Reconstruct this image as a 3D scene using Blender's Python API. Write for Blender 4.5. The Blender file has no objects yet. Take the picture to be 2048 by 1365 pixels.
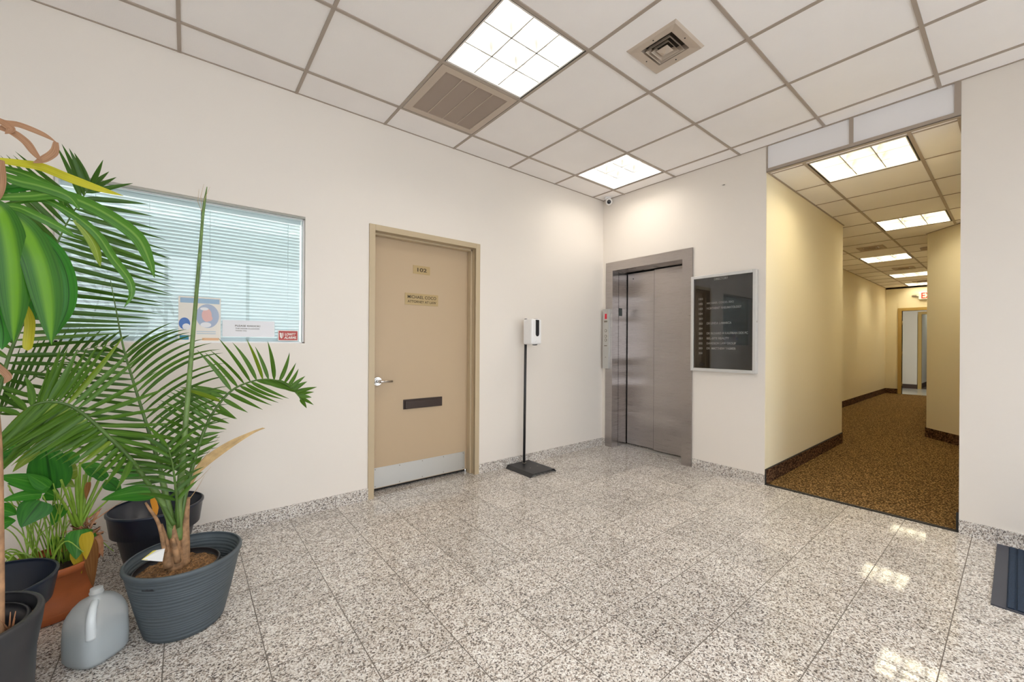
import bpy, math, random
from mathutils import Vector, Matrix
random.seed(7)
C = bpy.context.scene.collection
PI = math.pi

# ------------------------------------------------------------ camera
FPX, PCY, YAW, ROLL = 811.5, 688.4, math.radians(51.28), math.radians(0.35)
CAM = Vector((-3.81, -3.052, 1.176))
FW = Vector((math.cos(YAW), math.sin(YAW), 0))
RT = Vector((math.sin(YAW), -math.cos(YAW), 0))
UP = Vector((0, 0, 1))
XC = RT * math.cos(ROLL) + UP * math.sin(ROLL)
YC = UP * math.cos(ROLL) - RT * math.sin(ROLL)
cd = bpy.data.cameras.new('camera'); cam = bpy.data.objects.new('camera', cd); C.objects.link(cam)
m = Matrix((XC, YC, -FW)).transposed().to_4x4(); m.translation = CAM
cam.matrix_world = m
cd.sensor_width = 36; cd.lens = FPX / 2048 * 36; cd.shift_y = (PCY - 682.5) / 2048
cd.clip_start = 0.02
sc = bpy.context.scene
sc.camera = cam
sc.view_settings.view_transform = 'Standard'; sc.view_settings.look = 'None'
sc.view_settings.gamma = 1; sc.view_settings.use_curve_mapping = False
sc.view_settings.exposure = 0.10
try:
    sc.cycles.use_denoising = True; sc.cycles.denoiser = 'OPENIMAGEDENOISE'
    sc.cycles.max_bounces = 10; sc.cycles.diffuse_bounces = 6; sc.cycles.glossy_bounces = 4
    sc.cycles.transparent_max_bounces = 12; sc.cycles.sample_clamp_indirect = 6
    sc.cycles.caustics_reflective = False; sc.cycles.caustics_refractive = False
except Exception:
    pass

# world: overcast daylight outside the front glazing
w = bpy.data.worlds.new('world'); sc.world = w; w.use_nodes = True
bg = w.node_tree.nodes['Background']
bg.inputs[0].default_value = (0.88, 0.94, 1.0, 1); bg.inputs[1].default_value = 4.6

HZ, HH = 2.861, 2.64           # lobby ceiling, hall ceiling
GA, GB, G = 0.29, 0.1935, 0.6096
LIGHT_W = 13.0                 # watts per lobby troffer
HALL_W = 16.0

def ray(u, v):
    x = (u - 1024) / FPX; y = -(v - PCY) / FPX
    return FW + XC * x + YC * y
def at(u, v, y):
    'world point of a measured place at distance y from the left wall'
    d = ray(u, v); return CAM + d * ((y - CAM.y) / d.y)
def atx(u, v, x):
    d = ray(u, v); return CAM + d * ((x - CAM.x) / d.x)
def depth(p): return (Vector(p) - CAM).dot(FW)
def px(p, n): return n * depth(p) / FPX

# daylight portals at the glazing behind the viewer
def portal(name, loc, size, rot):
    l = bpy.data.lights.new(name, 'AREA'); l.shape = 'RECTANGLE'; l.size, l.size_y = size
    l.cycles.is_portal = True
    o = bpy.data.objects.new(name, l); C.objects.link(o); o.location = loc; o.rotation_euler = rot
portal('daylight_portal_window', (-3.55, -4.72, 1.45), (3.0, 2.1), (PI / 2, 0, PI))
portal('daylight_portal_door', (-0.6, -4.72, 1.1), (1.0, 2.2), (PI / 2, 0, PI))

def area(name, loc, size, watts, col, rot=(0, 0, 0), size_y=None, parent=None):
    l = bpy.data.lights.new(name, 'AREA'); l.shape = 'RECTANGLE' if size_y else 'SQUARE'
    l.size = size
    if size_y: l.size_y = size_y
    l.energy = watts; l.color = col
    o = bpy.data.objects.new(name, l); C.objects.link(o); o.location = loc; o.rotation_euler = rot
    if parent: o.parent = parent
    return o

# ------------------------------------------------------------ helpers
def setp(o, label=None, cat=None, group=None, kind=None):
    if label: o['label'] = label
    if cat: o['category'] = cat
    if group: o['group'] = group
    if kind: o['kind'] = kind
    return o
def empty(name, loc, label=None, cat=None, group=None, kind=None, rz=0):
    o = bpy.data.objects.new(name, None); C.objects.link(o); o.location = loc; o.rotation_euler = (0, 0, rz)
    o.empty_display_size = .1
    return setp(o, label, cat, group, kind)

class MB:
    def __init__(s): s.v = []; s.f = []; s.mi = []; s.sm = []; s.uv = {}; s.m = 0; s.smooth = False
    def face(s, idx): s.f.append(tuple(idx)); s.mi.append(s.m); s.sm.append(s.smooth)
    def box(s, a, b):
        x0, y0, z0 = [min(a[i], b[i]) for i in range(3)]; x1, y1, z1 = [max(a[i], b[i]) for i in range(3)]
        n = len(s.v)
        s.v += [(x0, y0, z0), (x1, y0, z0), (x1, y1, z0), (x0, y1, z0), (x0, y0, z1), (x1, y0, z1), (x1, y1, z1), (x0, y1, z1)]
        for q in ((0, 3, 2, 1), (4, 5, 6, 7), (0, 1, 5, 4), (1, 2, 6, 5), (2, 3, 7, 6), (3, 0, 4, 7)): s.face([n + i for i in q])
        return s
    def quad(s, *p):
        n = len(s.v); s.v += [tuple(q) for q in p]; s.face(range(n, n + len(p))); return s
    def prism(s, poly, z0, z1):
        n = len(s.v); k = len(poly)
        s.v += [(x, y, z0) for x, y in poly] + [(x, y, z1) for x, y in poly]
        s.face([n + i for i in range(k)][::-1]); s.face([n + k + i for i in range(k)])
        for i in range(k): j = (i + 1) % k; s.face([n + i, n + j, n + k + j, n + k + i])
        return s
    def tube(s, pts, r, k=8, cap=True):
        pts = [Vector(p) for p in pts]; n0 = len(s.v)
        rs = r if isinstance(r, (list, tuple)) else [r] * len(pts)
        up = None
        for i, p in enumerate(pts):
            t = (pts[min(i + 1, len(pts) - 1)] - pts[max(i - 1, 0)]).normalized()
            if up is None:
                up = t.orthogonal().normalized()
            a = (up - t * up.dot(t)).normalized(); up = a; b = t.cross(a)
            for q in range(k):
                an = 2 * PI * q / k
                s.v.append(tuple(p + (a * math.cos(an) + b * math.sin(an)) * rs[i]))
        sm = s.smooth; s.smooth = True
        for i in range(len(pts) - 1):
            for q in range(k):
                r_ = (q + 1) % k
                s.face([n0 + i * k + q, n0 + i * k + r_, n0 + (i + 1) * k + r_, n0 + (i + 1) * k + q])
        s.smooth = False
        if cap:
            s.face([n0 + q for q in range(k)][::-1]); s.face([n0 + (len(pts) - 1) * k + q for q in range(k)])
        s.smooth = sm
        return s
    def cyl(s, a, b, r, k=20): return s.tube([a, b], r, k)
    def lathe(s, prof, c=(0, 0), k=48, sx=1, sy=1, wob=0):
        'prof: (radius, z) list; closed solid of revolution'
        n0 = len(s.v); m_ = len(prof)
        for r, z in prof:
            for q in range(k):
                an = 2 * PI * q / k
                s.v.append((c[0] + r * sx * math.cos(an), c[1] + r * sy * math.sin(an), z))
        sm = s.smooth; s.smooth = True
        for i in range(m_ - 1):
            for q in range(k):
                r_ = (q + 1) % k
                s.face([n0 + i * k + q, n0 + i * k + r_, n0 + (i + 1) * k + r_, n0 + (i + 1) * k + q])
        if prof[0][0] > 1e-4: s.face([n0 + q for q in range(k)][::-1])
        if prof[-1][0] > 1e-4: s.face([n0 + (m_ - 1) * k + q for q in range(k)])
        s.smooth = sm
        return s
    def ribbon(s, pts, ws, N, fold=0.15, across=4, curl=0.0):
        'leaf blade along pts; ws half-widths; N normal vector or list'
        pts = [Vector(p) for p in pts]; n0 = len(s.v); L = len(pts)
        for i, p in enumerate(pts):
            t = (pts[min(i + 1, L - 1)] - pts[max(i - 1, 0)])
            if t.length < 1e-9: t = Vector((0, 0, 1))
            t.normalize()
            nn = Vector(N[i]) if isinstance(N, list) else Vector(N)
            c = t.cross(nn)
            if c.length < 1e-6: c = t.orthogonal()
            c.normalize(); nn = c.cross(t).normalized()
            for q in range(across + 1):
                x = q / across * 2 - 1
                off = -abs(x) * fold + curl * x * x
                s.v.append(tuple(p + c * (x * ws[i]) + nn * (off * ws[i])))
                s.uv[len(s.v) - 1] = (q / across, i / (L - 1))
        sm = s.smooth; s.smooth = True
        for i in range(L - 1):
            for q in range(across):
                a = n0 + i * (across + 1) + q
                s.face([a, a + 1, a + across + 2, a + across + 1])
        s.smooth = sm
        return s
    def build(s, name, mat, parent=None, bevel=0, kind=None, label=None, cat=None, group=None):
        me = bpy.data.meshes.new(name)
        me.from_pydata(s.v, [], s.f)
        mats = mat if isinstance(mat, (list, tuple)) else [mat]
        for q in mats: me.materials.append(q)
        me.polygons.foreach_set('material_index', s.mi); me.polygons.foreach_set('use_smooth', s.sm)
        if s.uv:
            ul = me.uv_layers.new(name='UVMap')
            for lp in me.loops:
                ul.data[lp.index].uv = s.uv.get(lp.vertex_index, (0, 0))
        me.update()
        o = bpy.data.objects.new(name, me); C.objects.link(o)
        if parent is not None:
            o.parent = parent
            o.matrix_parent_inverse = (Matrix.Translation(parent.location) @ Matrix.Rotation(parent.rotation_euler.z, 4, 'Z')).inverted() if not getattr(s, 'local', False) else Matrix.Identity(4)
        if bevel:
            b = o.modifiers.new('bevel', 'BEVEL'); b.width = bevel; b.segments = 2; b.limit_method = 'ANGLE'
        return setp(o, label, cat, group, kind)

def catmull(P, n=8):
    P = [Vector(p) for p in P]
    if len(P) == 2: return [P[0].lerp(P[1], i / n) for i in range(n + 1)]
    out = []
    for i in range(len(P) - 1):
        a = P[i - 1] if i else P[0] * 2 - P[1]; b = P[i]; c = P[i + 1]
        d = P[i + 2] if i + 2 < len(P) else P[-1] * 2 - P[-2]
        for k in range(n):
            t = k / n
            out.append(.5 * ((2 * b) + (c - a) * t + (2 * a - 5 * b + 4 * c - d) * t * t + (3 * b - a - 3 * c + d) * t ** 3))
    out.append(P[-1]); return out
def lin(anchors, t):
    if t <= anchors[0][0]: return anchors[0][1:]
    for a, b in zip(anchors, anchors[1:]):
        if t <= b[0]:
            k = (t - a[0]) / (b[0] - a[0]); return [x + (y - x) * k for x, y in zip(a[1:], b[1:])]
    return anchors[-1][1:]

# ------------------------------------------------------------ materials
def new(name):
    m = bpy.data.materials.new(name); m.use_nodes = True
    return m, m.node_tree, m.node_tree.nodes['Principled BSDF']
def mat(name, col, rough=.5, metal=0, spec=.5, emit=None, es=0, noise=0, nscale=8, bump=0, bscale=200, bdist=.002, trans=0, alpha=1, aniso=0, detail=3):
    m, nt, b = new(name); N, L = nt.nodes, nt.links
    b.inputs['Base Color'].default_value = (*col, 1); b.inputs['Roughness'].default_value = rough
    b.inputs['Metallic'].default_value = metal; b.inputs['Specular IOR Level'].default_value = spec
    b.inputs['Anisotropic'].default_value = aniso
    b.inputs['Transmission Weight'].default_value = trans; b.inputs['Alpha'].default_value = alpha
    if emit: b.inputs['Emission Color'].default_value = (*emit, 1); b.inputs['Emission Strength'].default_value = es
    g = N.new('ShaderNodeNewGeometry')
    if noise:
        t = N.new('ShaderNodeTexNoise'); t.inputs['Scale'].default_value = nscale; t.inputs['Detail'].default_value = detail
        L.new(g.outputs['Position'], t.inputs['Vector'])
        r = N.new('ShaderNodeValToRGB')
        r.color_ramp.elements[0].position = .3; r.color_ramp.elements[1].position = .7
        r.color_ramp.elements[0].color = (*[c * (1 - noise) for c in col], 1)
        r.color_ramp.elements[1].color = (*[min(1, c * (1 + noise)) for c in col], 1)
        L.new(t.outputs['Fac'], r.inputs['Fac']); L.new(r.outputs['Color'], b.inputs['Base Color'])
    if bump:
        t = N.new('ShaderNodeTexNoise'); t.inputs['Scale'].default_value = bscale; t.inputs['Detail'].default_value = 2
        L.new(g.outputs['Position'], t.inputs['Vector'])
        bp = N.new('ShaderNodeBump'); bp.inputs['Strength'].default_value = bump; bp.inputs['Distance'].default_value = bdist
        L.new(t.outputs['Fac'], bp.inputs['Height']); L.new(bp.outputs['Normal'], b.inputs['Normal'])
    return m

def math_node(nt, op, a=None, b=None, c=None):
    n = nt.nodes.new('ShaderNodeMath'); n.operation = op
    for i, x in enumerate((a, b, c)):
        if x is None: continue
        if isinstance(x, (int, float)): n.inputs[i].default_value = x
        else: nt.links.new(x, n.inputs[i])
    return n.outputs[0]

def granite(name, grout):
    m, nt, b = new(name); N, L = nt.nodes, nt.links
    g = N.new('ShaderNodeNewGeometry')
    def noise(scale, detail=2, off=0):
        t = N.new('ShaderNodeTexNoise'); t.inputs['Scale'].default_value = scale; t.inputs['Detail'].default_value = detail
        t.inputs['Roughness'].default_value = .6
        mp = N.new('ShaderNodeMapping'); mp.inputs['Location'].default_value = (off, off, off)
        L.new(g.outputs['Position'], mp.inputs['Vector']); L.new(mp.outputs['Vector'], t.inputs['Vector'])
        return t.outputs['Fac']
    def ramp(src, stops, const=False):
        r = N.new('ShaderNodeValToRGB')
        e = r.color_ramp.elements
        e[0].position, e[0].color = stops[0][0], (*stops[0][1], 1); e[1].position, e[1].color = stops[-1][0], (*stops[-1][1], 1)
        for p, c in stops[1:-1]:
            q = e.new(p); q.color = (*c, 1)
        L.new(src, r.inputs['Fac']); return r.outputs['Color']
    def grains(cell, stops, off):
        wob = N.new('ShaderNodeTexNoise'); wob.inputs['Scale'].default_value = 170; wob.inputs['Detail'].default_value = 1
        L.new(g.outputs['Position'], wob.inputs['Vector'])
        va = N.new('ShaderNodeVectorMath'); va.operation = 'MULTIPLY_ADD'; va.inputs[1].default_value = (.006, .006, .006)
        L.new(wob.outputs['Color'], va.inputs[0]); L.new(g.outputs['Position'], va.inputs[2])
        mp = N.new('ShaderNodeMapping'); mp.inputs['Location'].default_value = (off, off, off); L.new(va.outputs[0], mp.inputs['Vector'])
        v = N.new('ShaderNodeTexVoronoi'); v.inputs['Scale'].default_value = cell; L.new(mp.outputs['Vector'], v.inputs['Vector'])
        sp = N.new('ShaderNodeSeparateXYZ'); L.new(v.outputs['Color'], sp.inputs[0])
        r_ = N.new('ShaderNodeValToRGB'); r_.color_ramp.interpolation = 'CONSTANT'; e = r_.color_ramp.elements
        e[0].position, e[0].color = 0, (*stops[0][1], 1); e[1].position, e[1].color = stops[1][0], (*stops[1][1], 1)
        for p, c in stops[2:]: q = e.new(p); q.color = (*c, 1)
        L.new(sp.outputs[0], r_.inputs['Fac']); return r_.outputs['Color']
    base = grains(175, [(0, (.20, .18, .17)), (.13, (.42, .365, .325)), (.30, (.68, .635, .59)), (.55, (.80, .775, .745)), (.80, (.90, .885, .86))], 0)
    fleck = grains(290, [(0, (.28, .26, .25)), (.11, (.78, .75, .73)), (.22, (1, 1, 1))], 3.3)
    fleck2 = ramp(noise(22, 2, 3.1), [(.35, (.86, .84, .82)), (.65, (1.0, 1.0, 1.0))])
    def mul(a, c):
        x = N.new('ShaderNodeMix'); x.data_type = 'RGBA'; x.blend_type = 'MULTIPLY'; x.inputs[0].default_value = 1
        L.new(a, x.inputs[6]); L.new(c, x.inputs[7]); return x.outputs[2]
    col = mul(mul(base, fleck), fleck2)
    sep = N.new('ShaderNodeSeparateXYZ'); L.new(g.outputs['Position'], sep.inputs[0])
    if grout:
        masks = []; cells = []
        for ax, o, T, wd in ((0, 2.69 + .3 * 40, .3005, .0036), (1, 2.87 + .302 * 40, .3018, .0034)):
            s = math_node(nt, 'DIVIDE', math_node(nt, 'ADD', sep.outputs[ax], o), T)
            fr = math_node(nt, 'FRACT', s); cells.append(math_node(nt, 'FLOOR', s))
            d = math_node(nt, 'ABSOLUTE', math_node(nt, 'SUBTRACT', fr, .5))
            masks.append(math_node(nt, 'GREATER_THAN', d, .5 - wd / 2 / T))
        gm = math_node(nt, 'MAXIMUM', masks[0], masks[1])
        cv = N.new('ShaderNodeCombineXYZ'); L.new(cells[0], cv.inputs[0]); L.new(cells[1], cv.inputs[1])
        wn = N.new('ShaderNodeTexWhiteNoise'); wn.noise_dimensions = '3D'; L.new(cv.outputs[0], wn.inputs['Vector'])
        mr = N.new('ShaderNodeMapRange'); mr.inputs['To Min'].default_value = .90; mr.inputs['To Max'].default_value = 1.08
        L.new(wn.outputs['Value'], mr.inputs['Value'])
        cc = N.new('ShaderNodeCombineColor')
        for i in range(3): L.new(mr.outputs[0], cc.inputs[i])
        col = mul(col, cc.outputs[0])
        mx = N.new('ShaderNodeMix'); mx.data_type = 'RGBA'; L.new(gm, mx.inputs[0]); L.new(col, mx.inputs[6])
        mx.inputs[7].default_value = (.13, .11, .095, 1); col = mx.outputs[2]
        ro = math_node(nt, 'ADD', math_node(nt, 'MULTIPLY', gm, .5), .045); L.new(ro, b.inputs['Roughness'])
    else:
        # joints in the skirting, one every other floor tile
        s = math_node(nt, 'DIVIDE', math_node(nt, 'ADD', math_node(nt, 'ADD', sep.outputs[0], sep.outputs[1]), 2.685 + .3048 * 40), .3048)
        d = math_node(nt, 'ABSOLUTE', math_node(nt, 'SUBTRACT', math_node(nt, 'FRACT', s), .5))
        gm = math_node(nt, 'GREATER_THAN', d, .5 - .004)
        mx = N.new('ShaderNodeMix'); mx.data_type = 'RGBA'; L.new(gm, mx.inputs[0]); L.new(col, mx.inputs[6])
        mx.inputs[7].default_value = (.12, .11, .10, 1); col = mx.outputs[2]
        b.inputs['Roughness'].default_value = .3
    L.new(col, b.inputs['Base Color'])
    b.inputs['Specular IOR Level'].default_value = .38
    return m

M = {}
M['paint'] = mat('lobby_paint', (.82, .77, .715), .55, spec=.3, bump=.06, bscale=60)
M['hallpaint'] = mat('hall_paint', (.84, .76, .57), .6, spec=.3, bump=.06, bscale=60)
M['stubpaint'] = M['hallpaint']
M['tile'] = mat('ceiling_tile', (.94, .91, .90), .9, spec=.1, noise=.015, nscale=3, bump=.35, bscale=260, bdist=.0015)
M['facetile'] = mat('soffit_tile', (.86, .85, .87), .9, spec=.1, bump=.3, bscale=260, bdist=.0015)
M['tbar'] = mat('taupe_grid_metal', (.40, .335, .28), .45, spec=.4)
M['floor'] = granite('granite_floor', True)
M['skirt'] = granite('granite_skirting', False)
M['frame'] = mat('tan_frame_paint', (.52, .42, .28), .38, spec=.5)
M['door'] = mat('tan_door_paint', (.51, .39, .26), .42, spec=.4)
M['hallframe'] = mat('ochre_frame_paint', (.42, .28, .08), .45)
M['satin'] = mat('brushed_aluminium', (.62, .62, .60), .38, metal=.85)
M['chrome'] = mat('satin_chrome', (.62, .60, .58), .22, metal=1)
M['brass'] = mat('brass_plate', (.46, .34, .17), .4, metal=.35)
M['bronze'] = mat('dark_bronze', (.045, .028, .022), .35, metal=.3)
M['ink'] = mat('dark_engraving', (.05, .03, .01), .6)
M['screw'] = mat('screw', (.25, .22, .18), .4, metal=.6)
M['black'] = mat('black_metal', (.022, .022, .024), .45, bump=.1, bscale=500)
M['blackplastic'] = mat('black_gloss', (.02, .018, .02), .15)
M['white'] = mat('white_plastic', (.86, .86, .87), .3)
M['letter'] = mat('white_letter', (.9, .9, .88), .5)
M['dirback'] = mat('black_felt', (.018, .016, .015), .8)
M['dirframe'] = mat('silver_frame', (.66, .66, .66), .35, metal=.35)
M['red'] = mat('red_display', (.25, .01, .02), .2, emit=(1, .03, .06), es=.25)
M['dark'] = mat('dark_gap', (.01, .01, .01), .8)
M['lens'] = mat('lens', (.02, .02, .03), .08)
M['fixture'] = mat('white_reflector', (.88, .88, .86), .35, spec=.6)
M['louver'] = mat('louver_aluminium', (.55, .55, .53), .35, spec=.6)
M['housing'] = mat('fixture_flange', (.82, .80, .77), .4)
M['blackedge'] = mat('black_edge_and_shade', (.02, .018, .015), .7)
M['vent'] = mat('tan_vent_metal', (.54, .45, .37), .45)
M['grille'] = mat('grille_metal', (.40, .32, .265), .5)
M['ventdark'] = mat('duct_dark', (.05, .04, .03), .9)
M['office'] = mat('office_paint', (.8, .8, .78), .6)
M['slat'] = mat('blind_slat', (.82, .87, .88), .4)
M['headtaupe'] = mat('window_head_taupe', (.36, .35, .31), .4, metal=.5)
M['paper'] = mat('white_paper', (.86, .87, .92), .7)
M['poster'] = mat('poster_cream', (.86, .82, .76), .6)
M['posterblue'] = mat('poster_blue', (.36, .52, .70), .6)
M['posterdisc'] = mat('poster_disc', (.42, .50, .66), .6)
M['posterpink'] = mat('poster_pink', (.80, .50, .48), .6)
M['posterdeep'] = mat('poster_deep_blue', (.08, .20, .55), .5)
M['posterorange'] = mat('poster_orange', (.78, .48, .28), .6)
M['posterteal'] = mat('poster_teal', (.05, .26, .40), .6)
M['signred'] = mat('sign_red', (.45, .04, .03), .4)
M['signwhite'] = mat('sign_white', (.9, .85, .8), .5)
M['exit'] = mat('exit_sign_face', (.85, .82, .70), .4, emit=(1, .95, .8), es=.08)
M['exitred'] = mat('exit_sign_red', (.70, .03, .02), .4, emit=(1, .05, .04), es=.3)
M['matnavy'] = mat('navy_mat_ribs', (.012, .028, .06), .9, noise=.4, nscale=300, bump=.5, bscale=400)
M['matedge'] = mat('grey_mat_edge', (.05, .055, .075), .55)
M['terra'] = mat('terracotta', (.55, .15, .045), .55, noise=.10, nscale=12)
M['greypot'] = mat('blue_grey_plastic', (.085, .105, .12), .5, spec=.35)
M['navypot'] = mat('navy_plastic', (.012, .018, .035), .32)
M['charpot'] = mat('charcoal_plastic', (.03, .031, .036), .45)
M['nursery'] = mat('black_nursery_plastic', (.02, .02, .024), .38)
M['soil'] = mat('bark_soil', (.24, .125, .05), .9, noise=.85, nscale=110, bump=1, bscale=120, bdist=.01, detail=4)
M['darksoil'] = mat('dark_soil', (.05, .03, .02), .95, noise=.6, nscale=60, bump=1, bscale=80, bdist=.01)
M['stem'] = mat('green_stem', (.07, .14, .025), .45, noise=.25, nscale=14)
M['stemgrey'] = mat('grey_green_stem', (.13, .22, .06), .5, noise=.3, nscale=20)
M['sheath'] = mat('brown_sheath', (.30, .17, .085), .7, noise=.45, nscale=40)
M['trunk'] = mat('tan_trunk', (.42, .24, .13), .8, noise=.3, nscale=30, bump=.6, bscale=60)
M['dry'] = mat('dry_leaf', (.42, .20, .10), .65, noise=.35, nscale=20)
M['straw'] = mat('straw_leaf', (.52, .36, .17), .7, noise=.2, nscale=25)
M['yellowstem'] = mat('yellow_green_stem', (.24, .40, .04), .45, noise=.25, nscale=20)
M['tag'] = mat('plant_tag', (.7, .72, .74), .5)
M['tagyellow'] = mat('plant_tag_yellow', (.6, .55, .08), .5)
M['orangeleaf'] = mat('orange_leaf', (.75, .30, .02), .5)
M['outside'] = mat('bounce_pavement', (.75, .75, .73), .9)

def leafmat(name, dark, light, mid=None, streak=30, rough=.38, width=.16):
    'green blade: streaks along its length, optional pale stripe on its midline, slightly translucent'
    m, nt, b = new(name); N, L = nt.nodes, nt.links
    uv = N.new('ShaderNodeUVMap'); mp = N.new('ShaderNodeMapping'); mp.inputs['Scale'].default_value = (streak, 1.2, 1)
    L.new(uv.outputs[0], mp.inputs['Vector'])
    t = N.new('ShaderNodeTexNoise'); t.inputs['Scale'].default_value = 1; t.inputs['Detail'].default_value = 2
    L.new(mp.outputs[0], t.inputs['Vector'])
    r = N.new('ShaderNodeValToRGB'); r.color_ramp.elements[0].position = .3; r.color_ramp.elements[1].position = .72
    r.color_ramp.elements[0].color = (*dark, 1); r.color_ramp.elements[1].color = (*light, 1)
    L.new(t.outputs['Fac'], r.inputs['Fac']); col = r.outputs['Color']
    if mid:
        s = N.new('ShaderNodeSeparateXYZ'); L.new(uv.outputs[0], s.inputs[0])
        d = math_node(nt, 'ABSOLUTE', math_node(nt, 'SUBTRACT', s.outputs[0], .5))
        mr = N.new('ShaderNodeMapRange'); mr.inputs['From Min'].default_value = width * .35; mr.inputs['From Max'].default_value = width
        mr.inputs['To Min'].default_value = 1; mr.inputs['To Max'].default_value = 0
        L.new(d, mr.inputs['Value'])
        mx = N.new('ShaderNodeMix'); mx.data_type = 'RGBA'; L.new(mr.outputs[0], mx.inputs[0]); L.new(col, mx.inputs[6])
        mx.inputs[7].default_value = (*mid, 1); col = mx.outputs[2]
    L.new(col, b.inputs['Base Color']); b.inputs['Roughness'].default_value = rough; b.inputs['Specular IOR Level'].default_value = .3
    tr = N.new('ShaderNodeBsdfTranslucent'); L.new(col, tr.inputs['Color'])
    ms = N.new('ShaderNodeMixShader'); ms.inputs[0].default_value = .25
    L.new(b.outputs[0], ms.inputs[1]); L.new(tr.outputs[0], ms.inputs[2])
    L.new(ms.outputs[0], N['Material Output'].inputs['Surface'])
    return m
M['palm'] = leafmat('palm_leaflet', (.045, .125, .010), (.11, .235, .018), streak=3)
M['palm2'] = leafmat('palm_leaflet_dark', (.03, .09, .008), (.07, .165, .015), streak=3)
M['palmy'] = leafmat('palm_leaflet_yellowing', (.12, .21, .01), (.23, .33, .02), streak=3)
M['drac'] = leafmat('striped_leaf', (.014, .085, .006), (.05, .19, .012), mid=(.12, .30, .010), streak=22, width=.26)
M['drac2'] = leafmat('plain_strap_leaf', (.035, .13, .012), (.09, .25, .022), mid=(.15, .30, .05), streak=14, width=.10)
M['dracy'] = leafmat('yellowing_leaf', (.40, .38, .015), (.55, .52, .04), streak=8)
M['lily'] = leafmat('lily_leaf', (.025, .17, .015), (.07, .31, .022), mid=(.10, .33, .04), streak=10, width=.05)
M['lily2'] = leafmat('lily_leaf_dark', (.018, .13, .012), (.045, .24, .02), mid=(.015, .09, .01), streak=10, width=.05)
M['lilyy'] = leafmat('lily_leaf_olive', (.14, .24, .025), (.26, .34, .04), mid=(.3, .38, .1), streak=10, width=.05)
M['lilyyellow'] = leafmat('lily_leaf_yellow', (.60, .42, .02), (.70, .52, .04), streak=8)
M['brownleaf'] = leafmat('withered_leaf', (.22, .085, .025), (.42, .19, .06), streak=9, rough=.7)
M['drybrown'] = leafmat('dried_strap_leaf', (.24, .12, .06), (.48, .28, .17), streak=9, rough=.65)

# brushed stainless
m, nt, b = new('brushed_stainless'); N, L = nt.nodes, nt.links
g = N.new('ShaderNodeNewGeometry'); mp = N.new('ShaderNodeMapping'); mp.inputs['Scale'].default_value = (6, 6, 900)
L.new(g.outputs['Position'], mp.inputs['Vector']); t = N.new('ShaderNodeTexNoise'); t.inputs['Scale'].default_value = 1; L.new(mp.outputs[0], t.inputs['Vector'])
mr = N.new('ShaderNodeMapRange'); mr.inputs['To Min'].default_value = .27; mr.inputs['To Max'].default_value = .28
L.new(t.outputs['Fac'], mr.inputs['Value']); L.new(mr.outputs[0], b.inputs['Roughness'])
b.inputs['Base Color'].default_value = (.47, .435, .42, 1); b.inputs['Metallic'].default_value = 1; b.inputs['Anisotropic'].default_value = .85
tg_ = N.new('ShaderNodeTangent'); tg_.direction_type = 'RADIAL'; tg_.axis = 'Z'; L.new(tg_.outputs[0], b.inputs['Tangent'])
mp2 = N.new('ShaderNodeMapping'); mp2.inputs['Scale'].default_value = (.25, .5, 3.4); L.new(g.outputs['Position'], mp2.inputs['Vector'])
t2 = N.new('ShaderNodeTexNoise'); t2.inputs['Scale'].default_value = 1; t2.inputs['Detail'].default_value = 1; L.new(mp2.outputs[0], t2.inputs['Vector'])
bp = N.new('ShaderNodeBump'); bp.inputs['Strength'].default_value = 1; bp.inputs['Distance'].default_value = .022
L.new(t2.outputs['Fac'], bp.inputs['Height']); L.new(bp.outputs['Normal'], b.inputs['Normal'])
M['steel'] = m

# carpet: brown loop pile
def carpet(name, dark, midc, light, sc_):
    m, nt, b = new(name); N, L = nt.nodes, nt.links
    g = N.new('ShaderNodeNewGeometry'); mp = N.new('ShaderNodeMapping'); mp.inputs['Scale'].default_value = (sc_ * .55, sc_, sc_); mp.inputs['Rotation'].default_value = (0, 0, .5)
    L.new(g.outputs['Position'], mp.inputs['Vector'])
    v = N.new('ShaderNodeTexVoronoi'); v.inputs['Scale'].default_value = 1; L.new(mp.outputs[0], v.inputs['Vector'])
    r = N.new('ShaderNodeValToRGB'); e = r.color_ramp.elements
    e[0].position, e[0].color = 0, (*light, 1); e[1].position, e[1].color = .75, (*dark, 1)
    q = e.new(.3); q.color = (*midc, 1)
    L.new(v.outputs['Distance'], r.inputs['Fac'])
    hs = N.new('ShaderNodeHueSaturation'); wn = N.new('ShaderNodeTexWhiteNoise'); L.new(v.outputs['Position'], wn.inputs['Vector'])
    mr = N.new('ShaderNodeMapRange'); mr.inputs['To Min'].default_value = .55; mr.inputs['To Max'].default_value = 1.5
    L.new(wn.outputs['Value'], mr.inputs['Value']); L.new(mr.outputs[0], hs.inputs['Value']); L.new(r.outputs['Color'], hs.inputs['Color'])
    L.new(hs.outputs[0], b.inputs['Base Color']); b.inputs['Roughness'].default_value = .95; b.inputs['Specular IOR Level'].default_value = .1
    bp = N.new('ShaderNodeBump'); bp.inputs['Strength'].default_value = .8; bp.inputs['Distance'].default_value = .006; bp.invert = True
    L.new(v.outputs['Distance'], bp.inputs['Height']); L.new(bp.outputs['Normal'], b.inputs['Normal'])
    return m
M['carpet'] = carpet('brown_loop_carpet', (.07, .036, .010), (.27, .165, .065), (.52, .36, .17), 95)
M['cove'] = carpet('brown_carpet_base', (.04, .018, .010), (.14, .075, .04), (.26, .15, .08), 70)
M['farcove'] = mat('dark_rubber_base', (.05, .025, .015), .6)
M['farfloor'] = mat('pale_polished_tile', (.62, .60, .54), .12)

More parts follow.
